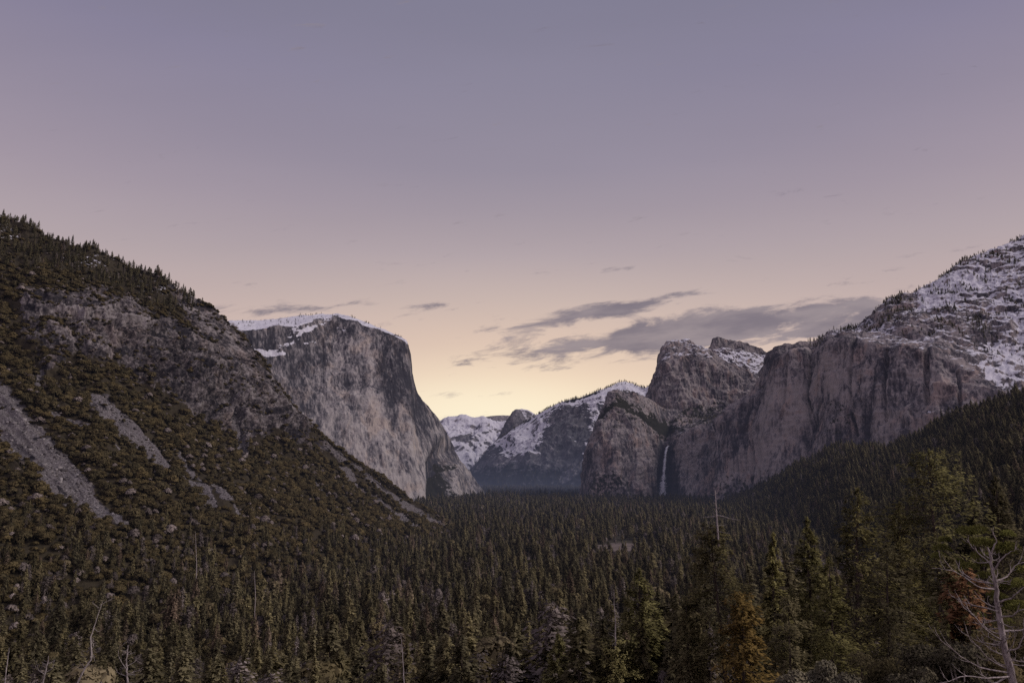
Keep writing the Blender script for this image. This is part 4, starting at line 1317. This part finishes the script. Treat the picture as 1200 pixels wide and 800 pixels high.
# round yellow-green pine at the right edge
d = 95
b = stand(1165, d)
o = link('pine_tree', None, loc=b)
tag(o, 'bright yellow-green round-headed pine at the right edge, behind the bare snag', 'tree')
zt = P(1160, 612, d)[2] - b[2]
cr, tr, rr = Geo(), Geo(), RS(340)
tr.tube([(0, 0, -1), (.2, 0, zt * .5), (.1, 0, zt * .9)], [.4, .3, .12], 7)
C, A, B = [], [], []
for k in range(46):
    z = zt * rr.uniform(.42, .97)
    a = rr.uniform(0, 6.28)
    q = rr.uniform(.15, 1) * 6.6 * (1 - .62 * max(0, (z / zt - .72) / .28) ** 1.5)
    c0 = np.array([math.cos(a) * q, math.sin(a) * q, z])
    br = rr.uniform(.8, 1.45)
    n = 420
    dv = unit_rand(rr, n)
    dv[:, 2] = np.abs(dv[:, 2]) * .8 - .15
    pos = c0 + dv * br * (rr.uniform(.3, 1.05, n) ** .5)[:, None]
    ax = dv + unit_rand(rr, n) * .7 + np.array([0, 0, .35])
    ax /= np.linalg.norm(ax, axis=1)[:, None]
    bx = np.cross(ax, unit_rand(rr, n))
    bx /= np.linalg.norm(bx, axis=1)[:, None] + 1e-6
    C.append(pos); A.append(ax * .20); B.append(bx * .055)
    tr.tube([(0, 0, z * .78), c0 * [.5, .5, .9], c0], [.12, .08, .03], 4)
cr.quads(np.concatenate(C), np.concatenate(A), np.concatenate(B))
link('crown', cr.mesh('crown'), G_lime, o)
link('trunk', tr.mesh('trunk'), M_bark, o)

# ------------------------------------------------------------------ bare snags
def snag(trunk_px, d, label, r0, seed, limbs, mat=M_grey, autolimbs=0, auto_len=(1, 3), px_r=None, name='dead_tree'):
    """trunk and limbs drawn as 3D curves; each limb: list of (px, py, nearer) points"""
    o = link(name, None, loc=P(*trunk_px[-1], d))
    tag(o, label, 'dead tree', None)
    b = np.array(o.location)
    tr, br, rr = Geo(), Geo(), RS(seed)
    tp = np.array([P(x, y, d) for x, y in trunk_px]) - b
    # down to the ground
    gz = float(ground_z(b[0], b[1])) - b[2]
    tp = np.concatenate([tp, [[tp[-1, 0] + (tp[-1, 0] - tp[-2, 0]) * .3, 0, min(gz, tp[-1, 2] - .5) - .5]]])
    nP = len(tp)
    tt = np.linspace(0, 1, nP)
    fine = np.linspace(0, 1, 26)
    line = np.stack([np.interp(fine, tt, tp[:, q]) for q in range(3)], -1) + rr.normal(size=(26, 3)) * r0 * .15
    tr.tube(line, r0 * (.16 + .84 * fine ** .8), 8)
    for L in limbs:
        pts = np.array([P(x, y, d + dy) for x, y, dy in L]) - b
        k = np.linspace(0, 1, len(pts))
        f = np.linspace(0, 1, 12)
        pl = np.stack([np.interp(f, k, pts[:, q]) for q in range(3)], -1)
        pl[1:-1] = (pl[:-2] + pl[1:-1] * 2 + pl[2:]) / 4
        pl += rr.normal(size=pl.shape) * r0 * .10 * np.minimum(1, f * 4)[:, None]
        br.tube(pl, r0 * .24 * (1 - f * .85), 5)
        for q in range(rr.randint(3, 7)):
            j = rr.randint(3, 12)
            dv = pl[j] - pl[j - 1]
            dv = dv / np.linalg.norm(dv) + unit_rand(rr, 1)[0] * .7 + np.array([0, 0, .3])
            twig(br, rr, pl[j], dv, np.linalg.norm(pl[-1] - pl[0]) * rr.uniform(.12, .32), r0 * .11, 1, np.zeros(3), 3, .3, (0, 3), .3)
    for q in range(autolimbs):
        f = rr.uniform(.02, .75)
        p0 = np.array([np.interp(f, tt, tp[:, c]) for c in range(3)])
        a = rr.uniform(0, 6.28)
        twig(br, rr, p0, (math.cos(a), math.sin(a) * .8, rr.uniform(-.3, .35)), rr.uniform(*auto_len) * (.5 + f), r0 * .17, 2, np.zeros(3), 4, .35, (2, 5), .3)
    link('trunk', tr.mesh('trunk', True), mat, o)
    if br.v:
        link('crown', br.mesh('crown'), mat, o)
    return o


M_snag = bark_material('weathered_wood', (.15, .120, .115, 1), (.40, .345, .33, 1), 6)
snag([(1158, 640), (1163, 668), (1168, 695), (1172, 725), (1178, 760), (1188, 800)], 42,
     'bare grey snag with long upcurved branches at the right edge', .23, 401,
     [[(1183, 788, 0), (1150, 783, -.5), (1120, 765, -1), (1100, 748, -1.3), (1087, 730, -1.5)], [(1178, 782, 0), (1158, 772, -.6), (1140, 752, -1), (1132, 738, -1.2)], [(1174, 750, 0), (1155, 738, -1), (1143, 722, -1.6), (1133, 714, -2)],
      [(1170, 716, 0), (1150, 710, .5), (1128, 705, .8), (1115, 698, 1)], [(1167, 690, 0), (1145, 688, -.6), (1120, 668, -1), (1092, 665, -1.2)], [(1166, 684, 0), (1140, 680, .5), (1124, 668, 1), (1120, 656, 1.2)],
      [(1172, 722, 0), (1186, 722, -.8), (1196, 714, -1.2), (1212, 712, -1.4)], [(1175, 738, 0), (1192, 738, .4), (1215, 736, .6)], [(1178, 762, 0), (1194, 760, -.6), (1200, 742, -.8), (1199, 722, -1)],
      [(1166, 680, 0), (1180, 676, .6), (1190, 662, 1), (1210, 655, 1.2)], [(1164, 668, 0), (1178, 650, -.5), (1193, 642, -.8)], [(1162, 662, 0), (1152, 652, .4), (1138, 640, .6), (1132, 630, .8)], [(1160, 652, 0), (1168, 632, -.3), (1160, 618, -.4)],
      [(1185, 792, 0), (1160, 795, -1), (1130, 790, -1.5), (1105, 800, -2)], [(1184, 790, 0), (1165, 802, -.6), (1150, 790, -.8), (1146, 775, -1)], [(1170, 705, 0), (1184, 702, -.6), (1196, 690, -1), (1215, 684, -1)]], M_snag, 34, (.8, 1.9))
snag([(121, 703), (113, 725), (106, 748), (108, 770), (98, 785), (88, 806)], 150, 'twisted white snag with a forked antler-like top in the lower left', .21, 402,
     [[(116, 712, 0), (108, 706, -.5), (113, 700, -1)], [(117, 709, 0), (126, 704, .4), (131, 701, .6)], [(110, 735, 0), (115, 740, .5), (119, 738, .8)], [(107, 750, 0), (111, 758, .3), (103, 762, .4), (97, 763, .5)], [(108, 764, 0), (112, 776, .5)], [(100, 782, 0), (94, 776, .5)]], M_pale, 6, (.8, 2.0))
snag([(150, 755), (148, 775), (149, 790), (150, 812)], 135, 'many-branched grey snag right of the twisted white snag', .24, 403,
     [[(149, 785, 0), (140, 772, -.5), (138, 760, -.8), (147, 752, -1)], [(149, 780, 0), (158, 775, .5), (165, 768, .8)], [(149, 792, 0), (138, 788, .4), (135, 780, .6)], [(149, 790, 0), (160, 790, -.4), (166, 782, -.6)]], M_grey, 12, (1.2, 3))
snag([(57, 768), (54, 785), (48, 806)], 140, 'short grey snag with curved limbs at the bottom left edge', .22, 404,
     [[(53, 790, 0), (45, 785, -.4), (43, 776, -.5)], [(53, 788, 0), (62, 782, .3), (64, 772, .5)]], M_grey, 10, (1, 2.4))
snag([(11, 758), (8, 780), (5, 806)], 160, 'straight bare pole of a dead tree in the bottom left corner', .2, 405, [], M_grey, 3, (.5, 1.0))
snag([(470, 745), (472, 770), (474, 806)], 190, 'thin bare dead tree with one hooked limb at the bottom edge', .2, 406, [[(474, 788, 0), (480, 788, .5), (485, 782, .8)]], M_grey, 5, (.8, 1.6))
for k, (x, y0, y1, d, wd) in enumerate([(229, 622, 668, 820, 'tallest pale dead pole on the lower left slope'), 
                                        (298, 668, 700, 700, 'pale dead pole below the middle scree chute'), 
                                        (633, 742, 772, 330, 'slim grey dead pole left of the dead-topped tree'),
                                        ]):
    snag([(x, y0), (x + .8, (y0 + y1) / 2), (x + 1.5, y1)], d, wd, d * .0006 + .05, 420 + k, [], M_grey, 5, (d * .002, d * .006))

# ------------------------------------------------------------------ shrubs near the viewpoint
for k, (x, y, hw, d, mat, wd) in enumerate([(1082, 742, 36, 62, G_sage, 'grey-olive bush left of the snag foot, taller one'), (1122, 738, 34, 60, G_sage, 'grey-olive bush directly behind the lowest snag branches'), (1158, 742, 34, 64, G_brush, 'olive bush just left of the snag trunk'),
                                            (1070, 778, 36, 52, G_sage, 'low grey-olive bush at the bottom edge left of the snag'), (1010, 764, 34, 70, G_brush2, 'dark bush at the bottom edge under the tall full fir'), (962, 772, 30, 62, G_sage, 'pale frosted bush at the bottom edge right of the ochre tree'),
                                            (930, 782, 28, 58, G_sage, 'low pale frosted bush touching the ochre tree'), (995, 788, 30, 55, G_sage, 'low pale bush between the frosted bush and the snag'), (1195, 720, 40, 75, G_brush2, 'dark green bush at the right edge behind the snag'),
                                            (1040, 772, 30, 66, G_brush2, 'dark bush below the shadowy fir')]):
    b = stand(x, d)
    top = P(x, y, d)
    w_ = hw * d / 800 * 1.35
    c_, t_ = bush(500 + k, w_, min(top[2] - b[2], w_ * 2.2), 26, 9000, .12, .8, 14)
    lift = max(0, top[2] - b[2] - w_ * 2.2)
    o = link('shrub', None, loc=b + [0, 0, lift])
    tag(o, wd, 'shrub')
    if lift > 0:
        t_.tube([(0, 0, -lift - 1), (0, 0, .5)], [.12, .08], 5)
    link('foliage', c_.mesh('foliage'), mat, o)
    link('stem', t_.mesh('stem'), M_grey if mat is G_sage else M_bark, o)

# ------------------------------------------------------------------ waterfall
m, t = material('falling_water')
pos = t.n('ShaderNodeNewGeometry').outputs['Position']
fz = t.noise(t.scale(pos, 1 / 4, 1 / 4, 1 / 40), 1.0, 5, .7)
edge_ = t.attr('edge')
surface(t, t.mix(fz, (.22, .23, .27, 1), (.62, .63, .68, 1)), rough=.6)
nd_ = m.node_tree
mixn = t.n('ShaderNodeMixShader')
out_ = [q for q in nd_.nodes if q.type == 'OUTPUT_MATERIAL'][0]
src = out_.inputs[0].links[0].from_socket
nd_.links.new(src, mixn.inputs[2])
nd_.links.new(t.n('ShaderNodeBsdfTransparent').outputs[0], mixn.inputs[1])
nd_.links.new(t.step(t.m('ADD', edge_, t.m('MULTIPLY', t.m('SUBTRACT', fz, .5), 1.6)), .25, .75), mixn.inputs[0])
nd_.links.new(mixn.outputs[0], out_.inputs[0])
fl = [(783.5, 522, 1.6), (781.5, 524, 1.9), (780, 530, 2.1), (779, 540, 2.4), (778, 552, 3.2), (777, 565, 5.0), (776.5, 576, 6.6), (776.5, 584, 8.0)]
fr = np.linspace(0, 1, 90)
fx_ = np.interp(fr, np.linspace(0, 1, len(fl)), [q[0] for q in fl])
fy_ = np.interp(fr, np.linspace(0, 1, len(fl)), [q[1] for q in fl])
fw_ = np.interp(fr, np.linspace(0, 1, len(fl)), [q[2] for q in fl]) * .8 * (1 + .2 * RS(9).normal(size=90))
cols_ = np.linspace(-1, 1, 11)
dd = np.interp(fr, [0, .06, 1], [4075, 4040, 3925])
v = np.array([[P(x + w_ * c, y, d - 14 * (1 - c * c)) for c in cols_] for x, y, w_, d in zip(fx_, fy_, fw_, dd)])
me = mesh_np('waterfall', v.reshape(-1, 3), grid_faces(90, 11), True, {'edge': (1.05 - .8 * cols_ ** 2)[None] * (1 - .38 * fr[:, None])})
tag(link('waterfall', me, m), 'thin white waterfall dropping down the dark alcove in the cliff', 'waterfall')

# ------------------------------------------------------------------ dawn sky
FILL_AZ, FILL_EL = rad(100), rad(38)      # added soft fill for a sunless dawn: broad, from right and slightly behind viewpoint
w = bpy.data.worlds.new('World')
sc.world = w
w.use_nodes = True
t = NT(w.node_tree)
dirv = t.n('ShaderNodeTexCoord').outputs['Generated']
sx = t.n('ShaderNodeSeparateXYZ', {0: dirv})
dx, dy, dz = sx.outputs
elev = t.m('DIVIDE', t.m('ARCSINE', dz), math.pi / 2)
az = t.m('ARCTAN2', dx, dy)


def edeg(py):
    return (11 + math.degrees(math.atan((400 - py) / 800))) / 90


near = t.ramp(elev, [(0.0, srgb(255, 240, 205)), (edeg(480), srgb(250, 228, 196)), (edeg(440), srgb(235, 209, 184)), (edeg(400), srgb(220, 195, 178)), (edeg(350), srgb(199, 180, 173)),
                     (edeg(300), srgb(178, 164, 168)), (edeg(250), srgb(162, 151, 161)), (edeg(200), srgb(150, 142, 157)), (edeg(100), srgb(139, 134, 153)), (edeg(0), srgb(129, 126, 147)), (.62, srgb(135, 133, 158)), (1, srgb(140, 139, 166))])
side = t.ramp(elev, [(0.0, srgb(205, 178, 175)), (edeg(440), srgb(203, 181, 176)), (edeg(380), srgb(193, 173, 171)), (edeg(320), srgb(175, 161, 166)), (edeg(250), srgb(160, 148, 161)), (edeg(180), srgb(147, 138, 156)), (edeg(100), srgb(135, 129, 153)), (edeg(0), srgb(125, 122, 143)),
                     (.62, srgb(135, 133, 158)), (1, srgb(140, 139, 166))])
rear = t.ramp(elev, [(0.0, srgb(165, 152, 178)), (.12, srgb(220, 195, 206)), (.25, srgb(208, 190, 206)), (.45, srgb(170, 163, 186)), (1, srgb(140, 139, 166))])  # out-of-view rear sky and zenith brightened as fill light
q = t.m('DIVIDE', t.m('SUBTRACT', az, rad(1)), rad(25))
wn = t.m('EXPONENT', t.m('MULTIPLY', t.m('MULTIPLY', q, q), -1.0))
sky = t.mix(wn, side, near)
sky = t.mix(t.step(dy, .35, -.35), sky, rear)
ga = t.m('DIVIDE', t.m('ADD', az, rad(2.5)), rad(11))
gb = t.m('DIVIDE', t.m('SUBTRACT', elev, edeg(492)), .040)
glow = t.m('MULTIPLY', t.m('EXPONENT', t.m('MULTIPLY', t.m('ADD', t.m('MULTIPLY', ga, ga), t.m('MULTIPLY', gb, gb)), -1.0)), .75)
sky = t.mix(glow, sky, srgb(255, 243, 214))
# clouds: a few flat grey-mauve banks low over the right-hand cliffs
yy = t.m('MAXIMUM', dy, .05)
U = t.m('DIVIDE', dx, yy)
W = t.m('DIVIDE', dz, yy)
banks = [(805, 390, 190, 21, 7, .98), (915, 374, 150, 17, 9, .80), (700, 366, 120, 12, 9, .62), (560, 390, 50, 9, 14, .42), (510, 359, 46, 9, 0, .40), (290, 364, 90, 11, 3, .36), (990, 378, 130, 15, 8, .70),
         (800, 345, 70, 7, 6, .34), (995, 332, 30, 5, 5, .36), (1055, 316, 26, 5, 5, .34), (710, 314, 34, 8, 0, .30), (430, 356, 40, 6, 0, .30), (580, 490, 70, 7, 2, .25), (545, 462, 70, 7, 2, .20)]
zone = None
for bx, by, L, H, ang, s in banks:
    cu, cw = (float(v) for v in ray(bx, by))
    k = 1 / 800 * (1 + cu * cu * .2) * 1.03
    ca, sa = math.cos(rad(ang)), math.sin(rad(ang))
    a = t.m('SUBTRACT', U, cu)
    b = t.m('SUBTRACT', W, cw)
    p = t.m('DIVIDE', t.m('ADD', t.m('MULTIPLY', a, ca), t.m('MULTIPLY', b, sa)), L * k)
    r = t.m('DIVIDE', t.m('SUBTRACT', t.m('MULTIPLY', b, ca), t.m('MULTIPLY', a, sa)), H * k)
    e = t.m('MULTIPLY', t.m('EXPONENT', t.m('MULTIPLY', t.m('ADD', t.m('MULTIPLY', p, p), t.m('MULTIPLY', r, r)), -1.0)), s)
    zone = e if zone is None else t.m('MAXIMUM', zone, e)
ang = rad(8)
cx = t.m('ADD', t.m('MULTIPLY', U, math.cos(ang)), t.m('MULTIPLY', W, math.sin(ang)))
cy = t.m('SUBTRACT', t.m('MULTIPLY', W, math.cos(ang)), t.m('MULTIPLY', U, math.sin(ang)))
vec = t.n('ShaderNodeCombineXYZ', {0: t.m('MULTIPLY', cx, 10.0), 1: t.m('MULTIPLY', cy, 40.0)}).outputs[0]
cn = t.noise(vec, 1.0, 8, .64, .4)
cov = t.step(t.m('ADD', t.m('MULTIPLY', t.m('SUBTRACT', cn, .5), 1.9), zone), .22, .60)
cov = t.m('MULTIPLY', cov, t.step(dy, .2, .4))
shade = t.step(t.noise(vec, .8, 4, .55), .35, .65)
cl = t.mix(shade, srgb(116, 109, 122), srgb(147, 136, 142))
sky = t.mix(t.m('MULTIPLY', cov, .9), sky, cl)
# faint uneven haze over the whole sky
hz = t.noise(t.n('ShaderNodeCombineXYZ', {0: t.m('MULTIPLY', U, 1.5), 1: t.m('MULTIPLY', W, 6.0)}).outputs[0], 1.0, 3, .5)
sky = t.n('ShaderNodeVectorMath', {0: sky, 3: t.m('MULTIPLY_ADD', hz, .10, .95)}, operation='SCALE').outputs[0]
nish = t.n('ShaderNodeTexSky', sky_type='NISHITA', sun_disc=False, sun_elevation=FILL_EL, sun_rotation=FILL_AZ)
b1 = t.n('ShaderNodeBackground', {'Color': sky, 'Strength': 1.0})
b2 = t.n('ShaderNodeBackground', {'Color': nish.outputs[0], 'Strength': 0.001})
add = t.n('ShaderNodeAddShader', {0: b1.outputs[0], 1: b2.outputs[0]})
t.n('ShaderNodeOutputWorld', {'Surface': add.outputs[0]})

fill_sun = bpy.data.lights.new('fill_sun', 'SUN')  # added from the side to model the rock and brighten the forest
fill_sun.energy = 2.0
fill_sun.angle = rad(28)
fill_sun.color = (1.0, .90, .86)
so = bpy.data.objects.new('fill_sun', fill_sun)
col.objects.link(so)
sd = Vector((math.sin(FILL_AZ) * math.cos(FILL_EL), math.cos(FILL_AZ) * math.cos(FILL_EL), math.sin(FILL_EL)))
so.rotation_euler = sd.to_track_quat('Z', 'Y').to_euler()

cam = bpy.data.cameras.new('camera')
cam.lens, cam.sensor_width = 24, 36
cam.clip_start, cam.clip_end = .5, 90000
co = bpy.data.objects.new('camera', cam)
co.rotation_euler = (math.pi / 2 + PITCH, 0, 0)
col.objects.link(co)
sc.camera = co
sc.view_settings.view_transform = 'Standard'
sc.view_settings.look = 'None'
sc.view_settings.exposure = 0
sc.cycles.max_bounces = 4
sc.cycles.diffuse_bounces = 3
sc.cycles.glossy_bounces = 1
sc.cycles.use_denoising = False
print('script', round(time.time() - T0, 1))
